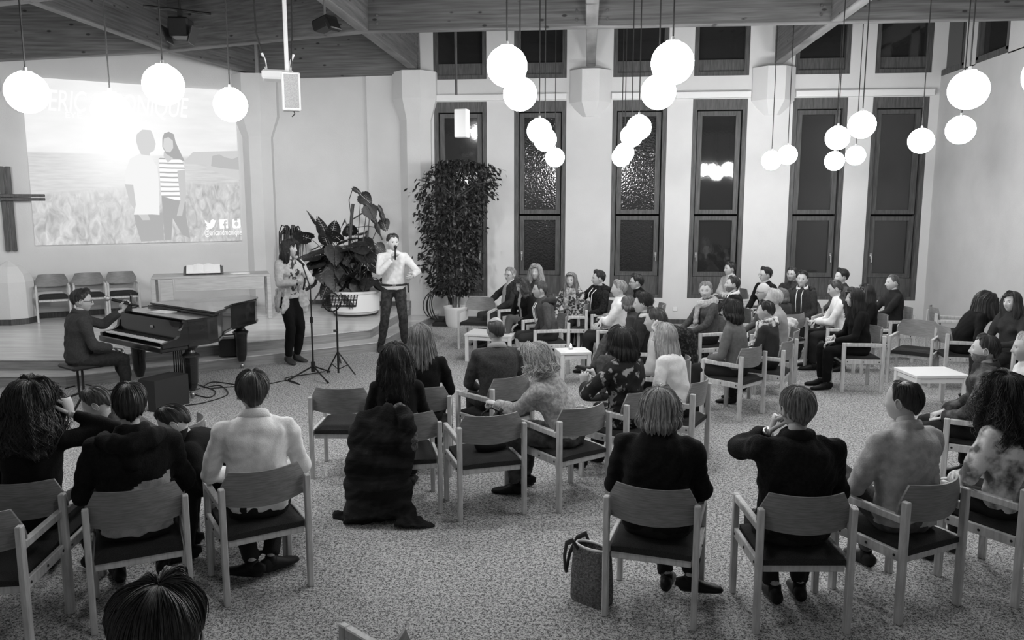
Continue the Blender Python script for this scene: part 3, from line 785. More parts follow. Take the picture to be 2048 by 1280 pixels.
# =================================================================== STAGE FURNITURE
def lectern_altar():
    a = P(300, 564, 1.09); b = P(545, 556, 1.09)
    a = PY(302, 565, 12.9); b = PY(541, 556, 13.75); zt2 = 1.10
    d = Vector((b.x-a.x, b.y-a.y, 0)); L_ = d.length; an = math.atan2(d.y, d.x)
    t = thing('altar_table', 'long pale wooden altar table on the stage carrying the open book', 'table', (a.x, a.y, ZS), an)
    H = zt2-ZS; dp = .75
    Mx = mat('pale_beech', .42, .45, .33, 4, (1, 1, 8), detail=5)
    m = MB(); m.box((L_/2, dp/2, H-.02), (L_, dp, .04), bev=.006); m.obj('table_top', Mx, t)
    for y in (.02, dp-.02):
        m = MB(); m.box((L_/2+.12, y, H-.15), (L_-.50, .035, .22), bev=.004); m.obj('apron', Mx, t)
    for x in (.03, L_-.03):
        for y in (.05, dp-.05):
            m = MB(); m.box((x, y, (H-.04)/2), (.07, .12, H-.04), bev=.005); m.obj('leg', Mx, t)
    m = MB(); m.box((.24, .03, (H-.04)/2), (.20, .045, H-.04), bev=.004); m.obj('front_panel', Mx, t)
    return t, an, L_, H
AL, AAN, AL_, AH = lectern_altar()
MA = Matrix.Translation(AL.location) @ Matrix.Rotation(AAN, 4, 'Z')
bp = MA @ Vector((AL_*.43, .36, AH))
t = thing('open_book', 'large open book lying on a slanted wooden rest on the altar table', 'book', (bp.x, bp.y, bp.z), AAN)
rot = Matrix.Rotation(R(16), 3, 'X')
m = MB(); pr = [(-.19, 0), (-.19, .03), (.19, .13), (.19, 0)]
V = [(-.33, p[0], p[1]) for p in pr]+[(.33, p[0], p[1]) for p in pr]; m.add(V, [(0, 1, 2, 3)[::-1], (4, 5, 6, 7), (0, 4, 5, 1)[::-1], (1, 5, 6, 2)[::-1], (2, 6, 7, 3)[::-1], (3, 7, 4, 0)[::-1]])
m.obj('book_rest', M_frame, t)
for s in (-1, 1):
    m = MB(); n_ = 8; V = []
    for lay in (0, 1):
        for i in range(n_+1):
            u = i/n_; x = s*u*.28; h = .018+.03*math.sin(min(1, u*1.6)*math.pi)*.9*(1-u*.3) if lay else 0
            for y in (-.19, .19): V.append(tuple(rot @ Vector((x, y, h))+Vector((0, 0, .085))))
    F = []
    for i in range(n_):
        a = i*2; F.append((a, a+1, a+3, a+2)); b2 = a+2*(n_+1); F.append((b2, b2+2, b2+3, b2+1))
        F.append((a, a+2, b2+2, b2)); F.append((a+1, b2+1, b2+3, a+3))
    e = 2*n_; F.append((e, e+1, e+1+2*(n_+1), e+2*(n_+1)))
    m.add(V, F); m.obj('pages', M_paper, t)
m = MB(); m.box(tuple(rot @ Vector((0, 0, -.006))+Vector((0, 0, .085))), (.60, .42, .01), rot); m.obj('cover', M_dark, t)
pb = MA @ Vector((AL_*.74, .33, AH+.004)); m = MB(); m.box((0, 0, 0), (.30, .21, .008), bev=.002); o = m.obj('paper_sheet', M_paper); o.location = pb; o.rotation_euler = (0, 0, AAN+.3)
tag(o, 'white sheet of paper on the altar table, right of the open book', 'paper')

# stage chairs along the left wall
wa = math.degrees(math.atan2(SWn.y, SWn.x))-90
for k, (px, py, lab) in enumerate(((110, 640, 'left empty armchair of three against the stage wall, nearest the pedestal'), (183, 634, 'middle empty armchair of three against the stage wall, behind the pianist'), (249, 628, 'right empty armchair of three against the stage wall, nearest the altar table'))):
    p = SWp(px, py, .42); chair(p.x, p.y, wa, lab, ZS)

# floor monitor, cables, black box
c = P(322, 812); t = thing('stage_monitor', 'black wedge floor monitor loudspeaker beside the piano leg', 'loudspeaker', (c.x, c.y, 0), R(70))
m = MB(); pr = [(-.2, 0), (.2, 0), (.2, .10), (.05, .36), (-.2, .36)]; V = [(-.24, p[0], p[1]) for p in pr]+[(.24, p[0], p[1]) for p in pr]; k = 5
m.add(V, [tuple(range(k))[::-1], tuple(range(k, 2*k))]+[(i, (i+1) % k, (i+1) % k+k, i+k) for i in range(k)]); m.obj('cabinet', M_dark, t)
m = MB(); m.box((0, .13, .235), (.42, .30, .012), Matrix.Rotation(R(-60), 3, 'X')); m.obj('grille', mat('monitor_grille', .03, .7, .015, 150), t)
c = P(462, 718, .0); c = P(462, 712, .15); t = thing('amplifier_box', 'small black equipment box on the lower step behind the piano', 'amplifier', (c.x, c.y, .15), R(20))
m = MB(); m.box((0, 0, .14), (.30, .26, .26), bev=.015); m.obj('case', M_dark, t)
m = MB(); m.tube([(-.1, 0, .26), (-.1, 0, .31), (.1, 0, .31), (.1, 0, .26)], .01, 6); m.obj('handle', M_black, t)
def cable(name, lab, pts, r=.007):
    P3 = [Vector((p.x, p.y, max(p.z, 0)+r)) for p in pts]; out = []
    for i in range(len(P3)-1):
        p0 = P3[max(i-1, 0)]; p1 = P3[i]; p2 = P3[i+1]; p3 = P3[min(i+2, len(P3)-1)]
        for k in range(6):
            s = k/6; out.append(.5*((2*p1)+(-p0+p2)*s+(2*p0-5*p1+4*p2-p3)*s*s+(-p0+3*p1-3*p2+p3)*s**3))
    out.append(P3[-1]); o = None
    m = MB(); m.tube(out, r, 6, side=(0, 0, 1)); o = m.obj(name, M_dark); return tag(o, lab, 'cable')
cable('floor_cable', 'black cable looping on the floor beside the front piano leg', [P(370, 812), P(410, 806), (P(455, 790)), P(440, 772), P(408, 776), P(425, 765), P(470, 770)])
cable('floor_cable', 'black cable from the piano leg along the floor towards the microphone stand', [P(420, 778), P(470, 774), P(530, 770), P(575, 762), P(600, 770), P(570, 758), P(625, 748), P(650, 744)])
cable('floor_cable', 'black cable curling behind the front piano leg', [P(395, 770), P(430, 783), P(418, 796), P(380, 786), P(400, 778)])
cable('floor_cable', 'thin black cable across the floor under the stool', [P(130, 778), P(170, 770), P(215, 782), P(260, 772), P(300, 780)])

# =================================================================== MIC STAND AND MUSIC STAND
f = P(627, 752); t = thing('microphone_stand', 'tall black microphone stand in front of the standing singer', 'stand', (f.x, f.y, 0), R(15))
sc_ = (f.y)/1600
m = MB(); m.tube([(0, 0, .10), (0, 0, .80)], .013, 10); m.obj('lower_tube', M_black, t)
ptop = PY(604, 527, f.y)-Vector((f.x, f.y, 0)); ptop = Matrix.Rotation(R(-15), 3, 'Z') @ ptop
m = MB(); m.tube([(0, 0, .75), (0, 0, 1.22), tuple(ptop)], .009, 10); m.obj('upper_tube', M_black, t)
m = MB(); m.tube([(0, 0, .74), (0, 0, .82)], .022, 10); m.obj('clutch', M_black, t)
m = MB(); m.tube([tuple(ptop+Vector((.03, 0, -.03))), tuple(ptop+Vector((-.06, 0, .07)))], [.013, .02], 10); m.obj('microphone', M_black, t)
m = MB(); m.ball(tuple(ptop+Vector((-.075, 0, .085))), .030, 14, 10); m.obj('microphone_grille', mat('grille_light', .5), t, True)
m = MB(); m.tube([(0, 0, .06), (0, 0, .20)], .03, 10); m.obj('hub', M_black, t)
for (px, py) in ((577, 763), (656, 768), (659, 746)):
    e = P(px, py)-f; e = Matrix.Rotation(R(-15), 3, 'Z') @ e
    m = MB(); m.tube([(0, 0, .14), (e.x, e.y, .02)], .011, 8); m.tube([(e.x*.93, e.y*.93, .03), (e.x, e.y, .018)], .016, 8); m.obj('leg', M_black, t)
f = P(677, 750); t = thing('music_stand', 'black folding music stand with perforated desk and tripod between the two standing performers', 'stand', (f.x, f.y, 0), R(10))
m = MB(); m.tube([(0, 0, .03), (0, 0, .75)], .014, 10); m.obj('lower_tube', M_black, t)
m = MB(); m.tube([(0, 0, .7), (0, 0, .98)], .010, 10); m.obj('upper_tube', M_black, t)
m = MB(); m.tube([(0, 0, .62), (-.05, 0, .62)], .016, 8); m.obj('clamp_screw', M_black, t)
for (px, py) in ((654, 748), (711, 752), (682, 728)):
    e = P(px, py)-f; e = Matrix.Rotation(R(-10), 3, 'Z') @ e
    m = MB(); m.tube([(0, 0, .33), (e.x, e.y, .015)], .010, 8); m.tube([(0, 0, .08), (e.x*.55, e.y*.55, .15)], .007, 6); m.obj('leg', M_black, t)
# desk: perforated slats
dk = bpy.data.objects.new('desk', None)
m = MB(); rt = Matrix.Rotation(R(-62), 3, 'X') @ Matrix.Identity(3)
for i in range(9):
    m.box(tuple(rt @ Vector((0, 0, -.14+i*.035))+Vector((.05, 0, 1.03))), (.46, .004, .012), rt)
for i in range(12):
    m.box(tuple(rt @ Vector((-.225+i*.041, 0, 0))+Vector((.05, 0, 1.03))), (.012, .005, .29), rt)
m.obj('desk', M_black, t)
m = MB(); m.box((.05, -.16, .97), (.46, .05, .01)); m.obj('ledge', M_black, t)
# headphones / cable ring hanging on it
m = MB(); pts = [(-.05+.12*math.cos(R(a)), -.05, 1.02+.13*math.sin(R(a))) for a in range(0, 361, 20)]; m.tube(pts, .010, 6, cap=False)
o = m.obj('coiled_cable', M_dark); o.parent = None; o.location = (f.x, f.y, 0); tag(o, 'ring of black cable hanging on the music stand desk', 'cable')

# =================================================================== PLANTS
rnd = random.Random(7)
def frame_from(d, up=(0, 0, 1), roll=0):
    d = Vector(d).normalized(); x = d.cross(Vector(up))
    if x.length < 1e-3: x = Vector((1, 0, 0))
    x.normalize(); z = x.cross(d); return (Matrix((x, d, z)).transposed() @ Matrix.Rotation(roll, 3, 'Y'))
def monstera_leaf():
    """heart-shaped split leaf, tip towards +Y, unit length"""
    m = MB(); n = 9
    half = []
    L_ = []; 
    # outline halves sampled along midrib; alternate lobes and slits
    for side in (-1, 1):
        V = []; F = []
        for i in range(n):
            y0 = -.18+1.10*i/n; y1 = y0+1.10/n*(.84 if i > 1 else 1.0)
            def wdt(y):
                s = (y+.18)/1.12; return .50*math.sin(min(1, max(0, s))**.62*math.pi)**.75 if 0 < s < 1 else .02
            w0, w1 = wdt(y0+.03), wdt(y1+.0)
            yb0 = max(y0, -.02); yb1 = max(y1, .0)
            k = len(V)
            rx = [0, .35, .75, 1]
            for (yb_, yo, w_) in ((yb0, y0+.06, w0), (yb1, y1+.10, w1)):
                for r_ in rx:
                    yy = yb_*(1-r_)+yo*r_ ; x = side*max(.012, w_*r_); z = -.10*(r_*w_*2)**2-.16*max(0, yy)**2+.03*r_
                    V.append((x, yy, z))
            # inner web joins the lobes along the rib
            for q in range(3):
                a, b = k+q, k+4+q; F.append((a, a+1, b+1, b) if side < 0 else (a, b, b+1, a+1))
            if i < n-1:
                yb2 = max(-.18+1.10*(i+1)/n, .0); kk = len(V)
                for (yb_, ) in ((yb1,), (yb2,)):
                    for r_ in (0, .5):
                        w_ = wdt(y1); V.append((side*max(.012, w_*r_), yb_+.02*r_, -.16*max(0, yb_)**2))
                F.append((kk, kk+1, kk+3, kk+2) if side < 0 else (kk, kk+2, kk+3, kk+1))
        m.add(V, F)
    me = m.obj('leaf', M_leaf, link=False).data
    return me
LEAF = monstera_leaf()
def place_leaf(me, parent, p, d, size, roll=0, name='leaf', wide=1.0):
    o = bpy.data.objects.new(name, me); COL.objects.link(o); o.parent = parent
    o.matrix_local = Matrix.Translation(Vector(p)) @ (frame_from(d, roll=roll).to_4x4()) @ Matrix.Diagonal((size*wide, size, size, 1)); return o
pc = P(712, 628, ZS); D0 = 14.2; pc = PL(712, 640, Vector((0, 14.35, 0)), Vector((0, 1, 0))); pc = Vector((pc.x, 14.35, ZS))
t = thing('potted_monstera', 'tall potted monstera with big split leaves in a wide white planter on the stage', 'plant', tuple(pc))
m = MB(); m.lathe([(.36, 0), (.40, .06), (.40, .08), (.44, .10), (.445, .42), (.465, .43), (.465, .47), (.43, .47), (.42, .42)], n=40); m.obj('planter', M_white, t, True, auto=35)
m = MB(); m.lathe([(.40, .02), (.42, .05)], n=32); m.obj('planter_rim', M_dark, t)
m = MB(); m.lathe([(.41, .38), (.41, .41)], n=24); m.obj('soil', M_soil, t)
def pt(px, py, dy=0):                                    # local point from a pixel at the plant's depth
    q = PL(px, py, Vector((0, 14.3+dy, 0)), Vector((0, 1, 0))); return q-pc
mon = [(640, 455, -.35, .75, .46, 0), (622, 478, -.8, .4, .40, .3), (664, 470, .2, .8, .34, -.2), (700, 470, .1, .7, .34, .5), (722, 390, .8, -.6, .30, 1.2), (735, 412, .5, -.9, .32, 1.0),
       (650, 510, -.6, -.5, .42, 0), (690, 500, .3, -.5, .44, .2), (672, 520, -.2, -.8, .46, -.3), (720, 505, .7, -.3, .40, .4), (635, 540, -.8, -.6, .42, .2), (660, 560, -.4, -.8, .44, -.2), (690, 550, .1, -.9, .46, .1),
       (720, 545, .6, -.6, .42, -.3), (745, 530, .8, -.5, .36, .3), (752, 490, .6, -.6, .28, .9), (640, 580, -.5, -.8, .40, .3), (670, 590, -.2, -.9, .38, 0), (700, 580, .2, -.9, .40, .2), (735, 575, .5, -.8, .38, 0),
       (758, 560, .5, -.7, .32, .2), (625, 515, -.9, -.2, .36, .2), (710, 470, .8, .3, .30, .2), (655, 490, -.1, .9, .38, 0), (700, 525, 0, -.8, .5, .1), (680, 480, -.5, .6, .4, .3), (628, 560, -.7, -.6, .36, .2),
       (668, 540, .2, -.7, .5, .4), (645, 528, .2, -.8, .46, .4), (725, 560, -.3, -.8, .45, -.2), (740, 415, .8, -.8, .2, 1.3), (765, 440, .4, -.9, .26, 1.1), (690, 438, -.4, -.7, .22, .6),
       (652, 470, -.2, .8, .42, .3), (688, 515, .5, .4, .4, -.2), (715, 525, .3, .5, .42, .5)]
for k in range(34): mon.append((rnd.uniform(625, 758), rnd.uniform(480, 562), rnd.uniform(-.8, .8), rnd.uniform(-1, .1), rnd.uniform(.34, .5), rnd.uniform(-.5, .5)))
roots = [Vector((rnd.uniform(-.22, .22), rnd.uniform(-.2, .2), .42)) for _ in range(9)]
for k, (px, py, dx, dz, sz, rl) in enumerate(mon):
    dy = rnd.uniform(-.35, .25); p = pt(px, py, dy); d = Vector((dx, rnd.uniform(-.6, -.1), dz))
    lf = place_leaf(LEAF, t, p, d, sz*.88, rl+rnd.uniform(-.4, .4))
    r0 = roots[k % 9]; mid = (r0*.45+p*.55)+Vector((0, 0, .16+.1*rnd.random()))
    pts = [r0.lerp(mid, s) .lerp(mid.lerp(p, s), s) for s in [i/8 for i in range(9)]]
    m = MB(); m.tube(pts, [.012-.006*i/8 for i in range(9)], 6); m.obj('leaf_stalk', M_stem, t)
for (pts, r_) in (([(700, 590), (700, 480), (703, 435), (706, 408)], .030), ([(703, 440), (722, 428), (735, 418), (752, 412)], .012), ([(703, 440), (698, 400), (706, 376)], .008), ([(706, 376), (716, 385), (728, 405), (740, 430), (752, 450), (765, 480)], .014), ([(712, 455), (735, 452), (752, 455)], .007), ([(752, 412), (760, 425), (767, 447)], .016), ([(715, 490), (738, 480), (760, 492)], .006)):
    m = MB(); m.tube([pt(*q) for q in pts], r_, 8); m.obj('stem', M_stem, t)
for (px, py, dx, dz, sz) in ((706, 376, .8, -.5, .2), (728, 402, .6, -.8, .24), (742, 430, .5, -.8, .24), (752, 448, .3, -.9, .22), (756, 412, .5, -.8, .2), (762, 425, .3, -1, .22), (733, 462, -.1, -1, .2)):
    place_leaf(LEAF, t, pt(px, py, -.05), (dx, -.1, dz), sz, 1.2, wide=.45)
# drooping spider-like plant behind the singer
q = PL(588, 600, Vector((0, 14.9, 0)), Vector((0, 1, 0))); c = Vector((q.x, 14.9, ZS))
t = thing('potted_dracaena', 'slim dracaena with drooping strap leaves rising behind the singer head', 'plant', tuple(c))
m = MB(); m.lathe([(.13, 0), (.17, .30), (.18, .30), (.18, .33), (.15, .33)], n=24); m.obj('planter', M_white, t, True, auto=35)
m = MB(); m.tube([(0, 0, .28), (.02, 0, .9), (0, 0, 1.50)], [.03, .026, .02], 8); m.obj('trunk', M_bark, t)
for k in range(64):
    a = rnd.uniform(0, 6.28); r_ = rnd.uniform(.10, .27); up = rnd.uniform(.05, .22); dr = rnd.uniform(.15, .5)
    b = Vector((0, 0, 1.42)); dv = Vector((math.cos(a), math.sin(a), 0))
    pts = [b, b+dv*r_*.35+Vector((0, 0, up*.8)), b+dv*r_*.8+Vector((0, 0, up)), b+dv*r_*1.05+Vector((0, 0, up*.4)), b+dv*r_*1.12+Vector((0, 0, -dr*.5)), b+dv*r_*1.1+Vector((0, 0, -dr))]
    m = MB(); m.tube(pts, [.008, .013, .015, .013, .010, .002], 4, flat=.25); m.obj('leaf', M_leaf, t)
# ficus
q = P(912, 650); fc = Vector((PL(912, 640, Vector((0, 15.0, 0)), Vector((0, 1, 0))).x, 15.0, 0))
t = thing('potted_ficus', 'tall weeping fig tree with small dark leaves in a white pot before the first window', 'plant', tuple(fc))
m = MB(); m.lathe([(.15, 0), (.19, .06), (.225, .34), (.235, .36), (.235, .40), (.21, .40), (.20, .36)], n=32); m.obj('planter', M_white, t, True, auto=35)
m = MB(); m.lathe([(.19, .33), (.19, .355)], n=24); m.obj('soil', M_soil, t)
for (x, y, h) in ((0, 0, 2.9), (.05, .03, 2.5), (-.05, .02, 2.3)):
    m = MB(); m.tube([(x, y, .34), (x*2+.03, y, 1.2), (x*1.5-.02, y*2, 2.0), (x*4, y*3, h)], [.022, .02, .016, .008], 8); m.obj('trunk', M_bark, t)
m = MB(); V = [(0, -.5, 0), (-.22, -.15, -.02), (-.2, .15, -.03), (0, .5, -.10), (.2, .15, -.03), (.22, -.15, -.02), (0, 0, .04)]
m.add(V, [(6, 0, 5), (6, 5, 4), (6, 4, 3), (6, 3, 2), (6, 2, 1), (6, 1, 0)]); FL = m.obj('leaf', M_leaf2, link=False).data
def fpt(px, py, dy=0): return PL(px, py, Vector((0, 15.0+dy, 0)), Vector((0, 1, 0)))-fc
# crown outline in pixels: (y, left, right)
crown = [(322, 895, 935), (335, 868, 985), (360, 838, 995), (385, 832, 992), (405, 845, 965), (430, 838, 960), (455, 842, 960), (480, 850, 950), (510, 842, 950), (540, 852, 955), (570, 862, 950), (592, 872, 938)]
nleaf = 0; rest = MB()
fv = np.array(V)
for k in range(3300):
    j = rnd.uniform(0, len(crown)-1.001); i = int(j); f_ = j-i
    y = crown[i][0]*(1-f_)+crown[i+1][0]*f_; l = crown[i][1]*(1-f_)+crown[i+1][1]*f_; r_ = crown[i][2]*(1-f_)+crown[i+1][2]*f_
    u = rnd.uniform(-1, 1); u = math.copysign(abs(u)**.8, u); px = (l+r_)/2+u*(r_-l)/2; px += rnd.gauss(0, 9)
    wd = math.sqrt(max(.02, 1-u*u))*(r_-l)/2/107*.75; dy = rnd.uniform(-1, 1)*wd*.9
    p = fpt(px, y, dy); d = Vector((rnd.uniform(-.6, .6)+u*.6, rnd.uniform(-.7, .5), rnd.uniform(-1.1, .1)))
    sz = rnd.uniform(.07, .125)
    if nleaf < 300 and (abs(u) > .75 or dy < -wd*.5):
        place_leaf(FL, t, p, d, sz, rnd.uniform(-1, 1)); nleaf += 1
    else:
        A = np.array(frame_from(d, roll=rnd.uniform(-1, 1)))*sz; rest.add(fv @ A.T+np.array(p), [(6, 0, 5), (6, 5, 4), (6, 4, 3), (6, 3, 2), (6, 2, 1), (6, 1, 0)])
o = rest.obj('foliage', M_leaf2, t); o['kind'] = 'stuff'
tw = MB()
for k in range(70):
    j = rnd.uniform(0, len(crown)-1.01); i = int(j); y = crown[i][0]; px = rnd.choice([crown[i][1], crown[i][2]])+rnd.gauss(0, 4)
    e = fpt(px, y, rnd.uniform(-.3, .3)); s = Vector((rnd.uniform(-.05, .1), 0, max(.9, e.z-.35))); mid = (s+e)/2+Vector((0, 0, .1)); tw.tube([s, mid, e], [.008, .005, .003], 4)
o = tw.obj('twigs', M_bark, t); o['kind'] = 'stuff'
# coil of cable by the ficus
c = Vector((PL(880, 620, Vector((0, 15.25, 0)), Vector((0, 1, 0))).x, 15.25, 0))
m = MB()
for k in range(7):
    rr = .17+.02*k; ry = .30+.015*rnd.random(); cx_ = rnd.uniform(-.04, .04)
    m.tube([(cx_+rr*math.cos(R(a)), .05*math.sin(R(a*2+k*40)), .38+ry*math.sin(R(a))) for a in range(0, 361, 15)], .010, 6, cap=False)
o = m.obj('cable_coil', M_dark); o.location = c; tag(o, 'hanging coil of thick black cable against the wall left of the fig tree pot', 'cable')
m = MB(); m.box((0, 0, .035), (.42, .28, .07), bev=.01); o = m.obj('equipment_case', M_dark); o.location = (c.x+.1, c.y-.1, 0); tag(o, 'flat black equipment case on the floor under the cable coil', 'case')

# =================================================================== LOW TABLES, CANDLE, BAG
def low_table(x, y, a, lab, sz=(.72, .52), h=.42):
    t = thing('low_table', lab, 'table', (x, y, 0), R(a)); Mt = M_white
    m = MB(); m.box((0, 0, h-.0175), (sz[0], sz[1], .035), bev=.005); m.obj('table_top', Mt, t)
    for sx in (-1, 1):
        for sy in (-1, 1):
            m = MB(); m.box((sx*(sz[0]/2-.03), sy*(sz[1]/2-.03), (h-.035)/2), (.05, .05, h-.035), bev=.004); m.obj('leg', Mt, t)
        m = MB(); m.box((sx*(sz[0]/2-.03), 0, h-.07), (.02, sz[1]-.12, .05)); m.obj('apron', Mt, t)
        m = MB(); m.box((0, sx*(sz[1]/2-.03), h-.07), (sz[0]-.12, .02, .05)); m.obj('apron', Mt, t)
    return t
p = P(984, 664, .42); low_table(p.x, p.y, -8, 'low white side table standing by the empty chair near the fig tree')
p = P(1146, 700, .42); T2 = p; low_table(p.x, p.y, 15, 'low white side table with a burning candle between seated guests', (.42, .36))
t = thing('tealight', 'small burning tealight candle on the low white side table', 'candle', (p.x-.03, p.y+.05, .42))
m = MB(); m.lathe([(.03, 0), (.035, .03), (.03, .03)], n=16); m.obj('holder', M_steel, t)
m = MB(); m.lathe([(.003, .03), (.011, .042), (.008, .06), (.001, .08)], n=10); fm = mat('flame', 1, .5, emit=60); m.obj('flame', fm, t, True)
p = P(1862, 742, .42); low_table(p.x, p.y, 8, 'low white side table on the right beside the balding man', (.62, .5))
# wicker handbag by the front right chairs
p = P(1183, 1215); t = thing('handbag', 'woven rectangular handbag with dark straps standing left of the front-row chair leg', 'bag', (p.x, p.y+.08, 0), R(-35)); t.scale = (.78, .9, 1.25)
Mw = mat('wicker', .20, .8, .08, 60, (1, 1, 1.6), bump=.8, bscale=90)
m = MB(); pr = [(-.16, -.07, 0), (.16, -.07, 0), (.16, .07, 0), (-.16, .07, 0)]
V = []
for (z, sx, sy) in ((0, 1, 1), (.02, 1.03, 1.05), (.14, 1.0, 1.0), (.27, .93, .85)):
    for i in range(20):
        a = 2*math.pi*i/20; ca, sa = math.cos(a), math.sin(a); k = 1/max(abs(ca), abs(sa))**.95
        V.append((ca*k*.15*sx, sa*k*.075*sy, z))
for (z, sx, sy) in ((.27, .85, .7), (.05, .9, .8)):
    for i in range(20):
        a = 2*math.pi*i/20; ca, sa = math.cos(a), math.sin(a); k = 1/max(abs(ca), abs(sa))**.95
        V.append((ca*k*.15*sx, sa*k*.075*sy, z))
F = [(i, (i+1) % 20, (i+1) % 20+20, i+20) for i in range(20)]
F = []
for r_ in range(5):
    for i in range(20): F.append((r_*20+i, r_*20+(i+1) % 20, (r_+1)*20+(i+1) % 20, (r_+1)*20+i))
F.append(tuple(range(20))[::-1]); F.append(tuple(range(100, 120)))
m.add(V, F); m.obj('body', Mw, t, True, auto=50)
m = MB(); m.tube([(.14*math.cos(R(a)), .055*math.sin(R(a)), .275) for a in range(0, 361, 15)], .007, 6, cap=False); m.obj('trim', M_white, t, True)
for s in (-1, 1):
    m = MB(); m.tube([(-.08, .06*s, .26), (-.12, .075*s, .30), (-.19, .06*s, .27), (-.235, .03*s, .19), (-.245, .01*s, .12), (-.24, 0, .10)], .015, 8, flat=.5); m.obj('strap', M_dark, t, True)

# =================================================================== PEOPLE
PEND = []          # objects whose raw shapes are fused by a voxel remesh
def hash_phase(k): return (math.sin(k*12.9898)*43758.5453) % 1*6.283
def folds(v, n, amp, freq, seed):
    """cheap warped-sine cloth folds, displacing along the normals"""
    q = v*freq; a = hash_phase(seed); b = hash_phase(seed+1); c = hash_phase(seed+2)
    wx_ = np.sin(q[:, 1]*.7+a)+.6*np.sin(q[:, 2]*1.1+b); wz_ = np.sin(q[:, 0]*.9+c)+.6*np.sin(q[:, 1]*1.3+a)
    h = np.sin(q[:, 2]*1.3+wx_*1.5+q[:, 0]*.8+b)*.6+np.sin(q[:, 0]*1.7+wz_*1.6-q[:, 2]*.9+c)*.45+np.sin((q[:, 0]+q[:, 1]-q[:, 2])*2.9+wx_*2+a)*.25
    h = np.sign(h)*np.abs(h)**1.25
    return v+n*(h*amp)[:, None]
def flush_pending():
    bpy.context.view_layer.update()
    dg = bpy.context.evaluated_depsgraph_get()
    res = []
    for (o, kw) in PEND:
        me = bpy.data.meshes.new_from_object(o.evaluated_get(dg)); res.append(me)
    for (o, kw), me in zip(PEND, res):
        o.modifiers.clear(); old = o.data; nm = old.name; mats_ = [m for m in old.materials]
        n = len(me.vertices); v = np.zeros(n*3); me.vertices.foreach_get('co', v); v = v.reshape(-1, 3)
        nr = np.zeros(n*3); me.vertices.foreach_get('normal', nr); nr = nr.reshape(-1, 3)
        if kw.get('amp'): v = folds(v, nr, kw['amp'], kw['freq'], kw['seed'])
        fn = kw.get('fn')
        me.materials.clear()
        for m in mats_: me.materials.append(m)
        extra = kw.get('extra')
        if extra is None:
            me.vertices.foreach_set('co', v.ravel()); out = me
        if fn is not None or extra is not None:
            F = [tuple(p.vertices) for p in me.polygons]
            mi = np.zeros(len(F), int)
            if fn is not None:
                cen = np.array([v[list(f)].mean(0) for f in F]); mi = fn(cen)
            if extra is not None:
                b = MB(); b.add(v, F, list(mi))
                for (ev, ef, em) in extra: b.add(ev, ef, em)
                t_ = b.obj('tmp', mats_, link=False); out = t_.data; bpy.data.objects.remove(t_)
            else:
                me.polygons.foreach_set('material_index', mi.astype(np.int32)); out = me
        out.polygons.foreach_set('use_smooth', [True]*len(out.polygons)); out.update()
        out.name = nm; o.data = out
        bpy.data.meshes.remove(old)
    PEND.clear()
def pend(mb, name, mats, parent, voxel, smooth=6, **kw):
    o = mb.obj(name, mats, parent)
    md = o.modifiers.new('r', 'REMESH'); md.mode = 'VOXEL'; md.voxel_size = voxel; md.use_smooth_shade = True
    if smooth: sm = o.modifiers.new('s', 'SMOOTH'); sm.factor = .5; sm.iterations = smooth
    PEND.append((o, kw)); return o

def gauss(a): return np.exp(-a*a)
def head_geo(beard=0, female=0, nose=1.0, smile=0, nu=54, nv=42):
    t = np.linspace(0, 2*np.pi, nu, endpoint=False); phi = t-.42*np.sin(t)
    th = np.linspace(0, np.pi, nv+1)
    TH, PH = np.meshgrid(th, phi, indexing='ij'); TH = TH.ravel(); PH = PH.ravel()
    d = np.stack([np.sin(TH)*np.sin(PH), np.sin(TH)*np.cos(PH), np.cos(TH)], 1)
    p = d*np.array([.077, .097, .118])
    x, y, z = p[:, 0].copy(), p[:, 1].copy(), p[:, 2].copy()
    k = np.clip((-.008-z)/.11, 0, 1); fr = y > 0
    x *= 1-(.36+.05*female)*k**1.3
    y = np.where(fr, y*(1-.02*k)+.012*k, y*(1-.60*k))
    y = np.where(y > .07, .07+(y-.07)*.8, y)
    f = np.clip(y/.05, 0, 1)
    ax = np.abs(x)
    s = np.clip((.016-z)/.052, 0, 1); low = np.where(z < -.036, gauss((z+.036)/.0065), 1.0)
    up = np.where(z > .016, gauss((z-.016)/.012), 1.0)
    dy = nose*(.006+.019*s**1.2)*gauss(x/(.008+.006*s))*low*up
    dy += -.010*gauss((ax-.031)/.014)*gauss((z-.004)/.011)
    dy += .0045*gauss((ax-.027)/.022)*gauss((z-.024)/.007)*(1-.6*female)
    dy += .005*gauss(x/.021)*gauss((z+.064)/.009)-.0035*gauss(x/.024)*gauss((z+.062)/.0032)
    dy += .007*gauss(x/.020)*gauss((z+.100)/.014)
    dy += .004*gauss((ax-.045)/.016)*gauss((z+.028)/.018)
    y = y+dy*f
    v = np.stack([x, y, z], 1); F = []; mi = []
    for i in range(nv):
        for j in range(nu):
            a = i*nu+j; b = i*nu+(j+1) % nu; F.append((a, a+nu, b+nu, b))
    c = np.array([v[list(q)].mean(0) for q in F]); cx_, cy_, cz_ = np.abs(c[:, 0]), c[:, 1], c[:, 2]
    mi = np.zeros(len(F), int)
    mouth = (cz_ < -.055+.35*cx_*smile) & (cz_ > -.070+.35*cx_*smile) & (cx_ < .024) & (cy_ > .05)
    if beard: mi[(cz_ < -.035-.0*cx_) & (cy_ > -.02) & ~((cz_ > -.050) & (cx_ < .036)) ] = 2
    mi[mouth] = 1
    return v, F, mi
HG = {}
def get_head(*a, **k):
    key = (a, tuple(sorted(k.items())))
    if key not in HG: HG[key] = head_geo(*a, **k)
    return HG[key]
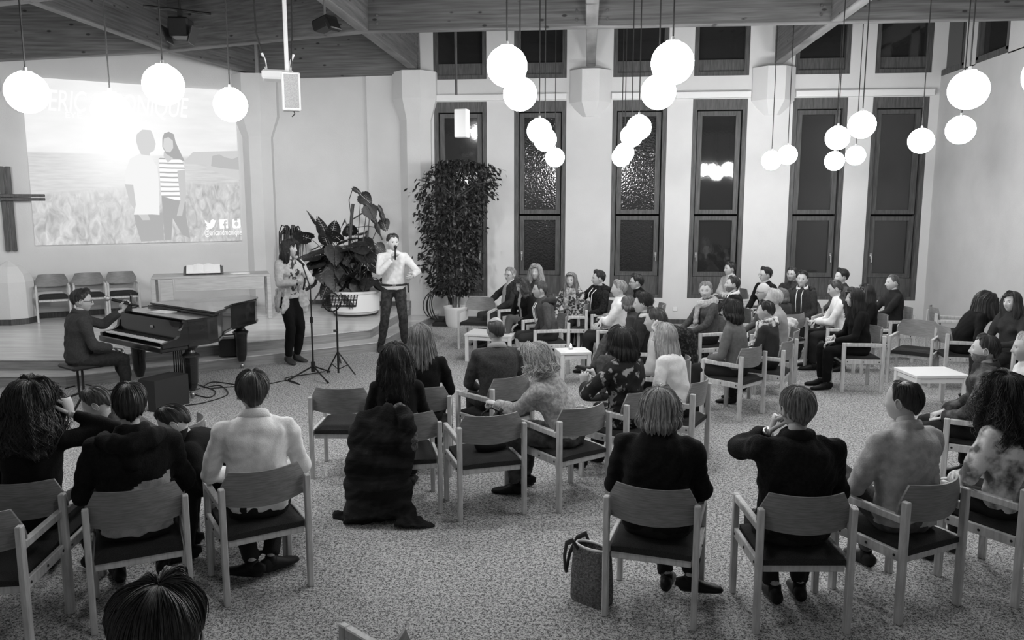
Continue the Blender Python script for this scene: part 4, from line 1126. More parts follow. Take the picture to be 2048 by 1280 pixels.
def ear_geo(s):
    m = MB(); m.ball((s*.079, -.006, -.006), (.008, .019, .031), 12, 8, rot=Matrix.Rotation(R(-14), 3, 'X') @ Matrix.Rotation(R(-18*s), 3, 'Z'))
    pts = []
    for a in range(-60, 230, 24): pts.append((s*(.086+.002), -.010+.017*math.cos(R(a+20))*-1, -.002+.027*math.sin(R(a))))
    m.tube(pts, .0042, 5); return np.concatenate(m.v), m.f
def hand_geo(curl=25, spread=4, side=1, curls=None):
    """hand along +Y, palm facing -Z, thumb on side*-X"""
    m = MB()
    m.tube([(0, -.03, 0), (0, 0, 0), (0, .03, 0), (0, .065, 0), (0, .088, 0)], [.026, .028, .036, .041, .036], 12, flat=.42, side=(1, 0, 0))
    L_ = [(.033, .080, .030, .022, .018), (.011, .086, .034, .025, .020), (-.011, .084, .031, .024, .019), (-.031, .076, .025, .019, .016)]
    for i, (x, y, a, b, c) in enumerate(L_):
        x = -side*x
        cu = curls[i] if curls else curl*(1+.15*i)
        ang = 0; p = Vector((x, y-.012, 0)); pts = [p.copy()]; sx = -side*(1.5-i)*spread
        for L1, ca in ((a+.012, .8), (b, 1.1), (c, .9)):
            ang += R(cu*ca); dv = Vector((math.sin(R(sx)), math.cos(ang), -math.sin(ang))); p = p+dv.normalized()*L1; pts.append(p.copy())
        m.tube([pts[0], pts[1], pts[2], pts[3], pts[3]+(pts[3]-pts[2]).normalized()*.004], [.0098, .0095, .0085, .007, .003], 7)
    tc = min(curl, 60)
    p0 = Vector((-side*.022, .005, -.004)); p1 = p0+Vector((-side*.030, .028, -.010)); p2 = p1+Vector((-side*.014*(1-tc/80), .030, -.008-.012*tc/40)); p3 = p2+Vector((side*.004*tc/30, .022, -.006-.010*tc/40))
    m.tube([p0, p1, p2, p3, p3+(p3-p2)*.15], [.014, .0125, .0105, .0085, .004], 8)
    return np.concatenate(m.v), m.f

def smooth01(t): t = np.clip(t, 0, 1); return t*t*(3-2*t)
def hair_geo(Mh, st, seed=0):
    """Mh: head matrix (person space). Returns shell mesh and strands with UV-like streaks"""
    A = np.array(Mh.to_3x3()); C = np.array(Mh.to_translation())
    nph = st.get('nph', 96); cap_n = 18; hang_n = 16 if st['L'] > 0 else 3
    ph = np.linspace(0, 2*np.pi, nph, endpoint=False)                        # 0 = back
    back = (1+np.cos(ph))/2; front = 1-back
    fr = np.pi-np.abs(ph-np.pi)                # 0 at the back, pi at the front
    fa = fr/np.pi
    hl = st.get('hairline', 52); side = st.get('side', 100); nape = st.get('nape', 122)
    thE = np.where(fa < .5, nape+(side-nape)*smooth01(fa/.5), side+(hl-side)*smooth01((fa-.5)/.28))
    rs_ = np.random.RandomState(seed+1)
    thick = st.get('t', .016); vol = st.get('vol', 1.0)
    L = st['L']; open_ = st.get('open', .70)
    Lh = L*(1-smooth01((fa-open_)/.10)) if L > 0 else np.zeros(nph)+.0
    thE = thE+(rs_.uniform(-1, 1, nph)*2.2+3*np.sin(ph*7+seed))*(1 if L == 0 else .2)
    if L > 0: Lh = Lh*(1-.25*smooth01((fa-.35)/.3))
    rs = np.random.RandomState(seed)
    curl = st.get('curl', 0); wave = st.get('wave', 0)
    ridge = st.get('ridge', .0022)
    k1 = rs.uniform(0, 6.28, 6)
    part = st.get('part', 0)
    def ridges(ph, v_):
        return ridge*(np.sin(ph*23+k1[0]+v_*2)+.8*np.sin(ph*37+k1[1]-v_*3)+.7*np.sin(ph*51+k1[2]+2*np.sin(v_*3)))
    def surf(ph, frac, thEv, Lv, inner=False, extra=0.0):
        """frac in 0..1 over cap, 1..2 over the hanging part"""
        cf = np.clip(frac, 0, 1); hf = np.clip(frac-1, 0, 1)
        th = np.radians(thEv)*cf
        fall = 1.0
        thc = np.minimum(th, np.pi*.5+(th-np.pi*.5)*(1 if L == 0 else .35)) if L > 0 else th
        d = np.stack([np.sin(thc)*-np.sin(ph), np.sin(thc)*-np.cos(ph), np.cos(thc)], -1)
        r = np.array([.079, .099, .119])
        tap = thick*np.minimum(1, .35+cf*1.6)*np.where(cf > .62, 1-(np.maximum(cf-.62, 0)/.38)**1.2*(1.12 if L == 0 else 0), 1)
        bald = st.get('bald', 0)
        if bald: kb = smooth01((np.degrees(thc)+6*np.sin(ph*2+1)-bald+14)/24); tap = tap*kb-.006*(1-kb)
        tt = tap*(1+.22*np.sin(ph*3+k1[0])*np.sin(cf*4+k1[1])+.15*np.sin(ph*8+k1[2]+cf*5))+ridges(ph, cf)*cf+extra
        if curl: tt = tt+curl*(np.sin(ph*9+cf*11+k1[3])*np.sin(cf*14+np.sin(ph*5)*2+k1[4]))*cf
        if inner: tt = tt*0-.012
        p = d*(r+tt[..., None])
        p[..., 1] -= np.maximum(0, -d[..., 1])*0.0
        if part: p[..., 2] -= .006*np.exp(-((p[..., 0]-part)/.006)**2)*(d[..., 2] > .3)
        w_ = p @ A.T+C
        if L > 0:
            s = hf*Lv
            hd = d.copy(); hd[..., 2] = 0; hd = hd @ A.T; hd[..., 2] = 0
            nn = np.linalg.norm(hd, axis=-1, keepdims=True); hd = hd/np.maximum(nn, 1e-5)
            fl = st.get('flare', .10)*s+.02*vol*np.sin(np.pi*np.clip(hf*1.0, 0, 1))-.02*st.get('tuck', .6)*hf**2
            if inner: fl = fl-.035*np.sqrt(np.abs(np.sin(np.pi*np.clip(hf, 0, 1))))-.010
            wv = wave*np.sin(s*26+np.sin(ph*4+k1[5])*1.4+k1[4])*hf
            rr = ridges(ph, s*8)*np.clip(hf*2, 0, 1)*1.6
            if curl: rr = rr+curl*1.4*np.sin(ph*11+s*45+k1[3])*np.sin(s*38+np.sin(ph*6)*2)*np.clip(hf*3, 0, 1)
            w_ = w_+hd*(fl+wv+(0 if inner else 1)*rr)[..., None]
            w_[..., 2] -= s
            w_[..., 2] += (rs_end[(np.round(ph/(2*np.pi)*nph).astype(int)) % nph])*hf*L*.18
            off = st.get('off')
            if off is not None: w_ = w_+np.array(off)*(hf**1.3)[..., None]
        return w_
    rs_end = np.interp(np.arange(nph), np.arange(0, nph+8, 8), np.append(rs.uniform(-1, 1, len(np.arange(0, nph+8, 8))-1), 0)) if L > 0 else np.zeros(nph)
    fr_c = np.linspace(0.02, 1, cap_n); fr_h = np.linspace(1, 2, hang_n+1)[1:] if L > 0 else []
    fr_all = np.concatenate([fr_c, fr_h]); rows = len(fr_all)
    PH, FR = np.meshgrid(ph, fr_all); TE = np.tile(thE, (rows, 1)); LV = np.tile(Lh, (rows, 1))
    outer = surf(PH.ravel(), FR.ravel(), TE.ravel(), LV.ravel()); inner = surf(PH.ravel(), FR.ravel(), TE.ravel(), LV.ravel(), True)
    m = MB(); F = []; N = rows*nph
    for i in range(rows-1):
        for j in range(nph):
            a = i*nph+j; b = i*nph+(j+1) % nph; F.append((a, b, b+nph, a+nph)[::-1]); F.append((a+N, b+N, b+nph+N, a+nph+N))
    for j in range(nph):
        a = (rows-1)*nph+j; b = (rows-1)*nph+(j+1) % nph; F.append((a, b, b+N, a+N)[::-1])
    F.append(tuple(range(nph))); 
    m.add(np.concatenate([outer, inner]), F)
    ns = st.get('strands', 0)
    if ns:
        for k in range(ns):
            p0 = rs.uniform(0, 6.283); faK = abs(((p0) % (2*np.pi))-np.pi); faK = 1-faK/np.pi
            jn = int(p0/(2*np.pi)*nph) % nph
            end = 2.0 if (L > 0 and Lh[jn] > .02) else 1.0
            f0 = rs.uniform(.05, .5); f1 = min(end, f0+rs.uniform(.5, end)+ (.0 if end == 1 else .4))
            if L == 0: f1 = min(1.03, f0+rs.uniform(.2, .5))
            q = 12 if end > 1 else 6
            fr_ = np.linspace(f0, f1, q); sway = rs.uniform(-.12, .12)+(.35 if curl else .05)*np.sin(np.linspace(0, rs.uniform(2, 9), q)+rs.uniform(0, 6))*(1 if (curl or wave) else .3)
            pp = surf(p0+sway*fr_*.6, fr_, np.full(q, thE[jn]), np.full(q, Lh[jn]), extra=rs.uniform(.001, .005)+(curl*rs.uniform(0, 1.6)))
            rad = st.get('sr', .0016)
            m.tube([tuple(x) for x in pp], [rad*.6]+[rad]*(q-2)+[rad*.3], 3, cap=False, mi=rs.randint(0, 2))
    return m

def ik(a, b, l1, l2, pole):
    a = Vector(a); b = Vector(b); d = b-a; L = d.length
    if L > (l1+l2)*.999: b = a+d*((l1+l2)*.999/L); d = b-a; L = d.length
    u = d.normalized(); pl = Vector(pole); pl = pl-u*pl.dot(u)
    if pl.length < 1e-4: pl = Vector((0, 0, 1))
    pl.normalize(); x = (L*L+l1*l1-l2*l2)/(2*L); h = math.sqrt(max(0, l1*l1-x*x))
    return a+u*x+pl*h, b

_pm = {}
def cloth(v, v2=None, sc=30, kind='noise', contrast=(.4, .6), bump=.25, bs=140, rough=.9, stretch=(1, 1, 1), sheen=0):
    k = (v, v2, sc, kind, contrast, bump, bs, rough, stretch)
    if k not in _pm: _pm[k] = mat('cloth_%d' % len(_pm), v, rough, v2, sc, stretch, bump=bump, bscale=bs, kind=kind, contrast=contrast, spec=.2, sheen=sheen)
    return _pm[k]
def hairm(v, v2):
    k = ('h', v, v2)
    if k not in _pm: _pm[k] = [mat('hair_%d' % len(_pm), v, .45, v2, 14, (6, 6, .8), spec=.5, contrast=(.35, .65), detail=4), mat('hair_b_%d' % len(_pm), v2, .45, spec=.5)]
    return _pm[k]
def skinm(v):
    k = ('s', v)
    if k not in _pm: _pm[k] = mat('skin_%d' % len(_pm), v, .5, v*.9, 12, spec=.35)
    return _pm[k]
M_eye = mat('eye_white', .30, .35); M_iris = mat('iris', .02, .2); M_glasses = M_black

def person(pos, face, label, pose='sit', s=1.0, lean=5, side=0, twist=0, hy=0, hp=0, hr=0, top=.03, topmat=None, pants=.02, pantmat=None,
           skin=.50, hair=None, hcol=(.012, .03), beard=0, female=0, glasses=0, faced=True, arms=(None, None), legs=(None, None), vox=.0165, amp=.006, freq=22,
           infl=.010, sleeves=1.0, shoes=.012, fn=None, mats2=None, legbare=False, z0=0.0, seat=.50, smile=0, collar=None, hood=None, strings=0,
           scarf=None, hands=((25, 0), (25, 0)), width=1.0, skirt=False, nocuff=False, belly=0, group='seated audience', name='person', shoe_side=None, neck=0):
    """pos = floor point under the pelvis; face = heading (0 = away from the camera)"""
    t = thing(name, label, 'person', (pos[0], pos[1], z0), R(face), group=group)
    t.scale = (s, s, s)
    seed = (hash(label) if False else sum(map(ord, label))) % 997
    V3 = Vector
    pel = V3((0, 0, seat+.045)) if pose == 'sit' else V3((0, 0, .93))
    T = Matrix.Translation(pel) @ Matrix.Rotation(R(-lean), 4, 'X') @ Matrix.Rotation(R(side), 4, 'Y')
    Tt = T @ Matrix.Translation((0, 0, .2)) @ Matrix.Rotation(R(twist), 4, 'Z') @ Matrix.Translation((0, 0, -.2))
    def tp(x, y, z): return Tt @ V3((x, y, z))
    nb = tp(0, -.005, .50)
    Hd = Matrix.Translation(nb+ (T.to_3x3() @ V3((0, .012, 0)))+V3((0, .020+.03*math.sin(R(hp)), .126+neck))) @ Matrix.Rotation(R(hy), 4, 'Z') @ Matrix.Rotation(R(-hp), 4, 'X') @ Matrix.Rotation(R(hr), 4, 'Y')
    wd = width
    def torso(m, g):
        prof = [(-.05, .150, .110), (.02, .165, .120), (.12, .150+belly*.3, .112+belly), (.24, .155+belly*.2, .112+belly*.6), (.34, .168, .118), (.42, .165, .105), (.465, .120, .080), (.495, .068, .064), (.53, .055, .055)]
        c = []; rx = []; fl = []
        for (z, a, b) in prof:
            f = min(1, max(0, z/.35)); Mx = T if z < .1 else Tt
            c.append(Mx @ V3((0, -.012*math.sin(z*6)+belly*.5*(1 if .05 < z < .3 else 0), z))); rx.append(a*wd+g); fl.append((b+g)/(a*wd+g))
        m.tube(c, rx, 20, flat=fl, side=tuple(Tt.to_3x3() @ V3((1, 0, 0))))
        if female:
            for sx in (-1, 1): m.ball(tuple(tp(sx*.066, .072, .315)), .056+g*.6, 14, 10)
    shl = [tp(-.172*wd, -.005, .422), tp(.172*wd, -.005, .422)]
    up = Tt.to_3x3()
    # arms
    arm = []
    for i, sx in enumerate((-1, 1)):
        a = arms[i]
        if a is None: a = (sx*.13, .30, .60) if pose == 'sit' else (sx*.26, .03, .80)
        if len(a) == 2: tgt, pole = a
        else: tgt, pole = a, (sx*.7, -.5, -.6)
        e, wr = ik(shl[i], tgt, .285, .255, pole); arm.append((shl[i], e, wr))
    # legs
    leg = []
    for i, sx in enumerate((-1, 1)):
        hip = T @ V3((sx*.088*wd, 0, -.03))
        l = legs[i]
        if l is None: l = (sx*.12, .42, .085) if pose == 'sit' else (sx*.10, .0, .085)
        if len(l) == 2: tgt, pole = l
        else: tgt, pole = l, ((sx*.15, 1, .6) if pose == 'sit' else (0, 1, 0))
        k, an = ik(hip, tgt, .43 if pose == 'sit' else .43, .415, pole); leg.append((hip, k, an))
    # ---- body (skin)
    b = MB(); torso(b, -.014)
    b.capsule(nb-V3((0, 0, .06)), Hd @ V3((0, -.016, -.055)), .056, .050, 14)
    for i in (0, 1):
        a0, e, wr = arm[i]; b.capsule(nb-V3((0, 0, .05)), a0, .04, .045, 10); b.capsule(a0, e, .044, .036, 12); b.capsule(e, wr, .036, .026, 12)
        h, k, an = leg[i]; b.capsule(h, k, .075, .050, 12); b.capsule(k, an, .052 if legbare else .048, .034, 12)
        if legbare:
            cv = k.lerp(an, .3)+V3((0, -.012, 0)); b.capsule(cv, k.lerp(an, .5), .05, .042, 10)
    ex = []
    hv, hf, hm = get_head(beard=int(beard > 0), female=female, smile=smile)
    A = np.array(Hd.to_3x3()); C = np.array(Hd.to_translation())
    ex.append((hv @ A.T+C, hf, list(hm)))
    for sx in (-1, 1):
        ev, ef = ear_geo(sx); ex.append((ev @ A.T+C, ef, 0))
    for i, sx in enumerate((-1, 1)):
        a0, e, wr = arm[i]; cu, roll = hands[i][:2]; d = (wr-e).normalized()
        if len(hands[i]) > 2 and hands[i][2] is not None: d = V3(hands[i][2]).normalized()
        gv, gf = hand_geo(cu, side=sx)
        ref = V3((0, 0, 1)); xx = d.cross(ref); 
        if xx.length < .1: xx = d.cross(V3((0, -1, 0)))
        xx.normalize(); zz = xx.cross(d); Mr = Matrix((xx, d, zz)).transposed() @ Matrix.Rotation(R(roll*sx), 3, 'Y')
        ex.append((gv @ np.array(Mr).T+np.array(wr+d*.012), gf, 0))
    bm_ = hairm(*hcol)[0]; bd_ = mat('stubble%d' % int(skin*100), skin*.28, .8, skin*.45, 60)
    lipm = mat('lips%d' % int(skin*100), skin*.62, .5)
    pend(b, 'body', [skinm(skin), lipm, bd_], t, .013 if legbare else .022, 4, extra=ex)
    # ---- eyes, brows, glasses
    if faced:
        for sx in (-1, 1):
            m = MB(); m.ball((0, 0, 0), .0140, 14, 10, rot=Matrix.Rotation(R(-90), 3, 'X'))
            vv = np.concatenate(m.v); mi = [1 if (np.array([vv[j] for j in q]).mean(0)[1] > .0105) else 0 for q in m.f]; m.m = mi
            m.v = [(vv+np.array([sx*.030, .0655, .004])) @ A.T+C]
            m.obj('eye', [M_eye, M_iris], t, True)
            m = MB(); m.tube([(sx*.014, .0865, .021), (sx*.024, .086, .026), (sx*.036, .080, .026), (sx*.047, .070, .020)], [.003, .0048, .0042, .002], 5, flat=.7)
            m.v = [np.concatenate(m.v) @ A.T+C]; m.obj('eyebrow', bm_, t, True)
    if glasses:
        m = MB()
        for sx in (-1, 1):
            m.tube([(sx*.033+.024*math.cos(R(a)), .098-.006*abs(math.cos(R(a))), .002+.017*math.sin(R(a))) for a in range(0, 361, 24)], .0022, 5, cap=False)
            m.tube([(sx*.057, .091, .006), (sx*.074, .06, .008), (sx*.084, -.005, .006)], .0022, 5)
        m.tube([(-.010, .098, .004), (0, .102, .006), (.010, .098, .004)], .0022, 5)
        m.v = [np.concatenate(m.v) @ A.T+C]; m.obj('glasses', M_glasses, t, True)
    # ---- top garment
    tm = topmat or cloth(top)
    g = MB(); torso(g, infl)
    for i in (0, 1):
        a0, e, wr = arm[i]
        g.capsule(nb-V3((0, 0, .045)), a0, .045+infl*.5, .052+infl*.4, 12)
        g.capsule(a0, e, .055+infl*.5, .046+infl*.5, 14)
        if sleeves > .5: g.tube([e-(wr-e)*.05, e, e.lerp(wr, .5), e.lerp(wr, sleeves*.93), e.lerp(wr, sleeves*.95)], [.03, .046+infl*.5, .042+infl*.5, .034+infl*.5, .03], 14)
    if pose == 'stand' : pass
    mats_ = [tm]+(mats2 or [])
    Ti = Tt.inverted(); Tin = np.array(Ti)
    ffn = None
    if fn is not None:
        def ffn(c, Tin=Tin, fn=fn):
            l = c @ Tin[:3, :3].T+Tin[:3, 3]; return fn(l)
    pend(g, 'top', mats_, t, vox, 5, amp=amp, freq=freq, seed=seed, fn=ffn)
    # ---- trousers
    if True:
        q = MB(); pm_ = pantmat or cloth(pants)
        q.ball(tuple(T @ V3((0, -.005, -.01))), (.170*wd, .125, .115), 18, 12)
        if skirt:
            for i in (0, 1): h, k, an = leg[i]; q.capsule(h, k, .098, .080, 12)
            q.capsule((leg[0][1]+leg[1][1])/2, (leg[0][0]+leg[1][0])/2, .08, .1, 12)
        else:
            for i in (0, 1):
                h, k, an = leg[i]; q.capsule(h, k, .092, .068, 14)
                if not legbare: q.tube([k, k, k.lerp(an, .3), k.lerp(an, .92), k.lerp(an, .96)], [.03, .066, .068, .050, .04], 14)
                else: q.capsule(k.lerp(h, .3), k.lerp(h, .25), .07, .07, 12)
        pend(q, 'skirt' if skirt else 'trousers', [pm_], t, max(vox, .016), 4, amp=amp*.8, freq=freq*1.2, seed=seed+5)
    # ---- shoes
    for i, sx in enumerate((-1, 1)):
        h, k, an = leg[i]; m = MB(); sh = (an-k).normalized()
        fd = V3((sx*.12, 1, 0)); fd = fd-sh*fd.dot(sh); fd.normalize()
        if shoe_side and shoe_side[i] is not None: fd = V3(shoe_side[i]).normalized()
        dn = sh if abs(sh.z) > .75 else V3((0, 0, -1)) if (shoe_side is None) else sh
        if an.z < .13: dn = V3((0, 0, -1)); fd.z = 0; fd.normalize()
        o0 = an+dn*(.085 if an.z < .13 else .07); o0 = V3((o0.x, o0.y, max(o0.z, .0)))
        sd = fd.cross(dn).normalized(); upv = -dn
        prof = [(-.075, .012, .040), (-.07, .030, .050), (-.03, .036, .055), (.03, .038, .047), (.09, .046, .032), (.15, .046, .024), (.185, .032, .018), (.195, .010, .010)]
        m.tube([o0+fd*y+upv*hh for (y, _, hh) in prof], [w_ for (_, w_, _) in prof], 12, flat=[min(1.4, (hh*.98)/w_) for (_, w_, hh) in prof], side=tuple(sd))
        m.tube([o0+upv*.04, o0+upv*.105], [.04, .036], 12, side=tuple(sd))
        m.obj('shoe', cloth(shoes, bump=.02, rough=.5) if not isinstance(shoes, bpy.types.Material) else shoes, t, True)
    # ---- hair
    if hair: 
        hh = dict(hair); 
        m = hair_geo(Hd, hh, seed); m.obj('hair', hairm(*hcol), t, True)
    # ---- collar, hood, strings, scarf
    ax = Tt.to_3x3()
    if collar is not None:
        m = MB(); pts = []
        for a in range(0, 360, 15):
            r_ = R(a); pts.append((.072*math.sin(r_), -.068*math.cos(r_)*(1.0), .492+.020*math.cos(r_)))
        V = []; n_ = len(pts)
        for (k_, dz) in ((1.0, .035), (1.15, .030), (1.35, -.012), (1.20, -.018), (.98, -.01)):
            for p in pts: V.append(tuple(Tt @ V3((p[0]*k_, p[1]*k_-.005, p[2]+dz-(.02 if p[1] > .05 and k_ > 1.1 else 0)))))
        F = []
        for r_ in range(4):
            for j in range(n_): F.append((r_*n_+j, r_*n_+(j+1) % n_, (r_+1)*n_+(j+1) % n_, (r_+1)*n_+j)[::-1])
        m.add(V, F); m.obj('collar', collar, t, True)
    if hood is not None:
        m = MB(); pts = [tp(-.13, .04, .47), tp(-.15, -.05, .475), tp(-.09, -.125, .46), tp(0, -.15, .43), tp(.09, -.125, .46), tp(.15, -.05, .475), tp(.13, .04, .47)]
        m.tube(pts, [.03, .045, .055, .065, .055, .045, .03], 12); m.capsule(tp(0, -.125, .43), tp(0, -.125, .33), .075, .05, 12)
        pend(m, 'hood', [hood], t, vox, 5, amp=amp, freq=freq, seed=seed+9)
    if strings:
        for sx in (-1, 1):
            m = MB(); m.tube([tp(sx*.045, .085, .47), tp(sx*.040, .140+infl, .40), tp(sx*.045, .150+infl+belly, .30), tp(sx*.04, .150+infl+belly, strings)], .006, 6); m.obj('drawstring', M_paper, t, True)
    if scarf is not None:
        m = MB()
        for (rr, zz, tt) in ((.095, .515, .042), (.105, .475, .045)):
            m.tube([tp(rr*math.sin(R(a))*1.0, -.012-rr*.9*math.cos(R(a)), zz-.02*(1-math.cos(R(a)))) for a in range(0, 361, 24)], tt, 10)
        m.capsule(tp(.03, .125, .45), tp(.05, .155, .22), .05, .06, 10, flat=.5)
        pend(m, 'scarf', [scarf], t, max(.011, vox*.9), 4, amp=amp*1.3, freq=freq*1.6, seed=seed+3)
    return t, dict(T=T, Tt=Tt, Hd=Hd, arm=arm, leg=leg, nb=nb)

def head_at(px, py, z, face, s=1.0, lean=5, side=0, seat=.50, back=None):
    """pelvis floor point so that the head centre lands on the pixel, at height z"""
    h = P(px, py, z); l = R(lean); sd = R(side)
    off = Vector((.50*math.sin(sd)*math.cos(0), .50*math.sin(l)+.03, 0))*s
    o2 = Matrix.Rotation(R(face), 3, 'Z') @ off
    return (h.x-o2.x, h.y-o2.y)

# =================================================================== CAST
H_short = dict(L=0, t=.016, nape=118, side=90, hairline=50, strands=160, ridge=.002, nph=72)
H_shortN = dict(L=0, t=.020, nape=124, side=96, hairline=50, strands=600, ridge=.003, sr=.0013)
H_crop = dict(L=0, t=.008, nape=112, side=84, hairline=46, ridge=.001, nph=64)
H_quiff = dict(L=0, t=.024, nape=116, side=88, hairline=47, strands=260, ridge=.004, curl=.003, nph=72)
H_curlshort = dict(L=0, t=.030, nape=120, side=95, hairline=50, strands=320, ridge=.003, curl=.008)
H_bald = dict(L=0, t=.010, nape=116, side=92, hairline=34, bald=44, ridge=.001, nph=64)
H_long = dict(L=.33, t=.022, wave=.010, open=.64, strands=160, side=96, flare=.08, nph=80)
H_longN = dict(L=.24, t=.022, wave=.014, open=.66, strands=600, side=98, flare=.12, ridge=.003, sr=.0015)
H_bob = dict(L=.10, t=.024, open=.66, strands=200, ridge=.003, tuck=.9, nph=80)
H_bobN = dict(L=.09, t=.030, open=.68, strands=700, ridge=.004, tuck=1.4, sr=.0014)
H_curly = dict(L=.22, t=.032, curl=.009, open=.66, strands=300, wave=.01, nph=88)
H_curlyN = dict(L=.22, t=.050, curl=.011, open=.70, strands=800, wave=.014, flare=.25, sr=.0016)
DK = (.010, .03); BR = (.03, .08); BL = (.20, .50); GY = (.14, .34); MB_ = (.06, .16)

def clab(l):
    w_ = l.split(','); q = ('beech armchair under the '+w_[0]).split()
    return ' '.join(q[:16])
def seat(px, py, face, label, clabel=None, s=1.0, lean=5, side=0, cface=None, cpos=None, chr_=True, shift=0, name='person', **kw):
    zc = s*(.545+.5*math.cos(R(lean))*math.cos(R(side))+.15)
    if cpos is None: cpos = head_at(px, py, zc, face, s, lean, side)
    pos = cpos
    t, d = person(pos, face, label, s=s, lean=lean, side=side, seat=kw.pop('seat', .50/s), **kw)
    if chr_:
        cf = face if cface is None else cface
        f = Matrix.Rotation(R(cf), 3, 'Z') @ Vector((0, .03+shift, 0))
        chair(pos[0]+f.x, pos[1]+f.y, cf, clabel or clab(label))
    return t, d

c_jacket = cloth(.006, .009, 60, bump=.3)
c_floral = cloth(.05, .45, 26, contrast=(.47, .53), bump=.3)
c_floral_dk = cloth(.02, .35, 14, contrast=(.56, .62), bump=.3)
c_print = cloth(.10, .75, 16, contrast=(.42, .58), bump=.3)
c_plaid = cloth(.008, .028, 5, bump=.5, stretch=(.4, .4, 2.2), contrast=(.45, .6))
c_knit = cloth(.10, .06, 90, bump=.6, bs=160)
c_denim = cloth(.50, .32, 40, bump=.4, bs=200)
c_shirtgrey = cloth(.46, .36, 20, bump=.25)
c_white = cloth(.80, .72, 20, bump=.25)
def openfront(w0, w1):                      # light shirt showing in the open front of a jacket
    return lambda c: ((c[:, 1] > .02) & (np.abs(c[:, 0]) < w0+(w1-w0)*np.clip(c[:, 2]/.45, 0, 1)) & (c[:, 2] > .02)).astype(int)

# ---- foreground left
seat(62, 803, 12, 'woman with bushy dark curly hair holding a phone to her ear, far left', female=1, hair=H_curlyN, hcol=DK, top=.006, faced=False,
     arms=(None, ((.20, .12, 1.10), (.9, .1, -.5))), hands=((25, 0), (60, 0, (-.3, .1, .9))), vox=.012)
P_ = chair_posts((160, 1020), (378, 988))
def seat_posts(l, r, label, clabel=None, face=None, **kw):
    x, y, a = chair_posts(l, r); fa = a if face is None else face
    o = chair(x, y, a, clabel or clab(label))
    s = kw.get('s', 1.0); kw.setdefault('seat', .50/s)
    f = Matrix.Rotation(R(a), 3, 'Z') @ Vector((0, kw.pop('fwd', -.04), 0))
    return person((x+f.x, y+f.y), fa, label, **kw)
seat_posts((160, 1020), (378, 988), 'man with short dark hair in a black hooded jacket, pale shirt hem below, lower left', hair=H_shortN, hcol=DK, topmat=c_jacket,
     mats2=[c_shirtgrey], fn=lambda c: ((c[:, 2] < .21+.30*c[:, 0]+.01*np.sin(c[:, 0]*40)) & (np.abs(c[:, 0]) < .18)).astype(int), infl=.026, faced=False, hood=c_jacket, vox=.011, width=1.08, lean=6, amp=.009, s=1.04)
seat_posts((437, 979), (618, 947), 'man with thick brown hair in a pale fine-knit sweater, seen from behind', hair=dict(H_shortN, t=.026, nape=126), hcol=(.02, .07), topmat=cloth(.85, .78, 30, bump=.15),
     faced=False, vox=.011, width=1.04, lean=8, amp=.008, infl=.018, s=1.04, legs=((-.05, .06, .10), (.06, .10, .10)), shoe_side=((-.3, .2, -.9), (.3, .2, -.9)), face=24, collar=cloth(.75))
seat(196, 800, 108, 'person with short dark hair in a grey jacket bending forward in the front row, left', lean=56, hair=H_short, hcol=BR, topmat=cloth(.05, .08, 30), hp=25, faced=False, width=.95, collar=cloth(.4))
seat(350, 836, 112, 'person in a black leather jacket bending down in the front row beside the floor monitor', lean=60, hair=H_short, hcol=DK, top=.006, hp=30, faced=False, arms=((-.14, .40, .55), (.14, .40, .55)), collar=cloth(.012))
seat(322, 1215, 5, 'person whose dark brown crown of hair rises at the bottom edge, lower left', s=1.12, hair=dict(H_shortN, t=.036, nape=124), hcol=(.012, .045), top=.02, faced=False, vox=.013)
a = P(38, 1052, .72); ang = 12; rr_ = Matrix.Rotation(R(ang), 3, 'Z') @ Vector((-.25, .235, 0)); chair(a.x+rr_.x, a.y+rr_.y, ang, 'empty armchair cut by the left picture edge at the bottom, beside the hooded man')
q_ = P(684, 1246, .63); chair(q_.x+.05, q_.y-.35, 53, 'empty armchair cut by the bottom picture edge, only armrest and back top showing')

# ---- middle block
t, d = person((-1.45, 5.93), 14, 'woman with very long black wavy hair, her dark shawl trailing to the floor', s=.95, seat=.52, lean=3, female=1, hair=dict(H_curlyN, L=.36, t=.042, flare=.10, curl=.006), hcol=(.006, .018), top=.006, faced=False, vox=.012, width=.95)
chair(-1.40, 5.93, 18, 'beech armchair hung with a dark shawl under the long-haired woman')
m = MB(); c0 = Vector((-1.53, 5.66, 0)); ax_ = Matrix.Rotation(R(14), 3, 'Z')
def sp3(x, y, z): return c0+ax_ @ Vector((x, y, z))
m.tube([sp3(-.02, .02, .84), sp3(0, -.02, .76), sp3(.0, -.05, .62), sp3(-.01, -.06, .4), sp3(-.01, -.07, .2), sp3(0, -.09, .05), sp3(0, -.12, .012)], [.13, .19, .22, .235, .25, .26, .28], 28, flat=[.45, .45, .42, .45, .48, .5, .55], side=tuple(ax_ @ Vector((1, 0, 0))))
m.tube([sp3(.18, -.02, .86), sp3(.22, -.10, .7), sp3(.20, -.12, .5), sp3(.16, -.10, .3)], [.05, .07, .07, .05], 14)
m.tube([sp3(-.1, -.12, .03), sp3(-.28, -.03, .02), sp3(-.36, .06, .012)], [.10, .07, .02], 12, flat=.25, side=(0, 0, 1), twist=0)
m.tube([sp3(.15, -.16, .04), sp3(.30, -.24, .03), sp3(.40, -.26, .012)], [.12, .08, .02], 12, flat=.3)
o = pend(m, 'shawl', [c_plaid], None, .012, 4, amp=.014, freq=26, seed=4); tag(o, 'large dark plaid shawl draped over the chair back and trailing on the carpet', 'shawl')
m = MB(); m.capsule(sp3(.16, .0, .83), sp3(.25, -.12, .62), .05, .045, 12); m.capsule(sp3(.25, -.12, .62), sp3(.20, -.13, .45), .045, .03, 12)
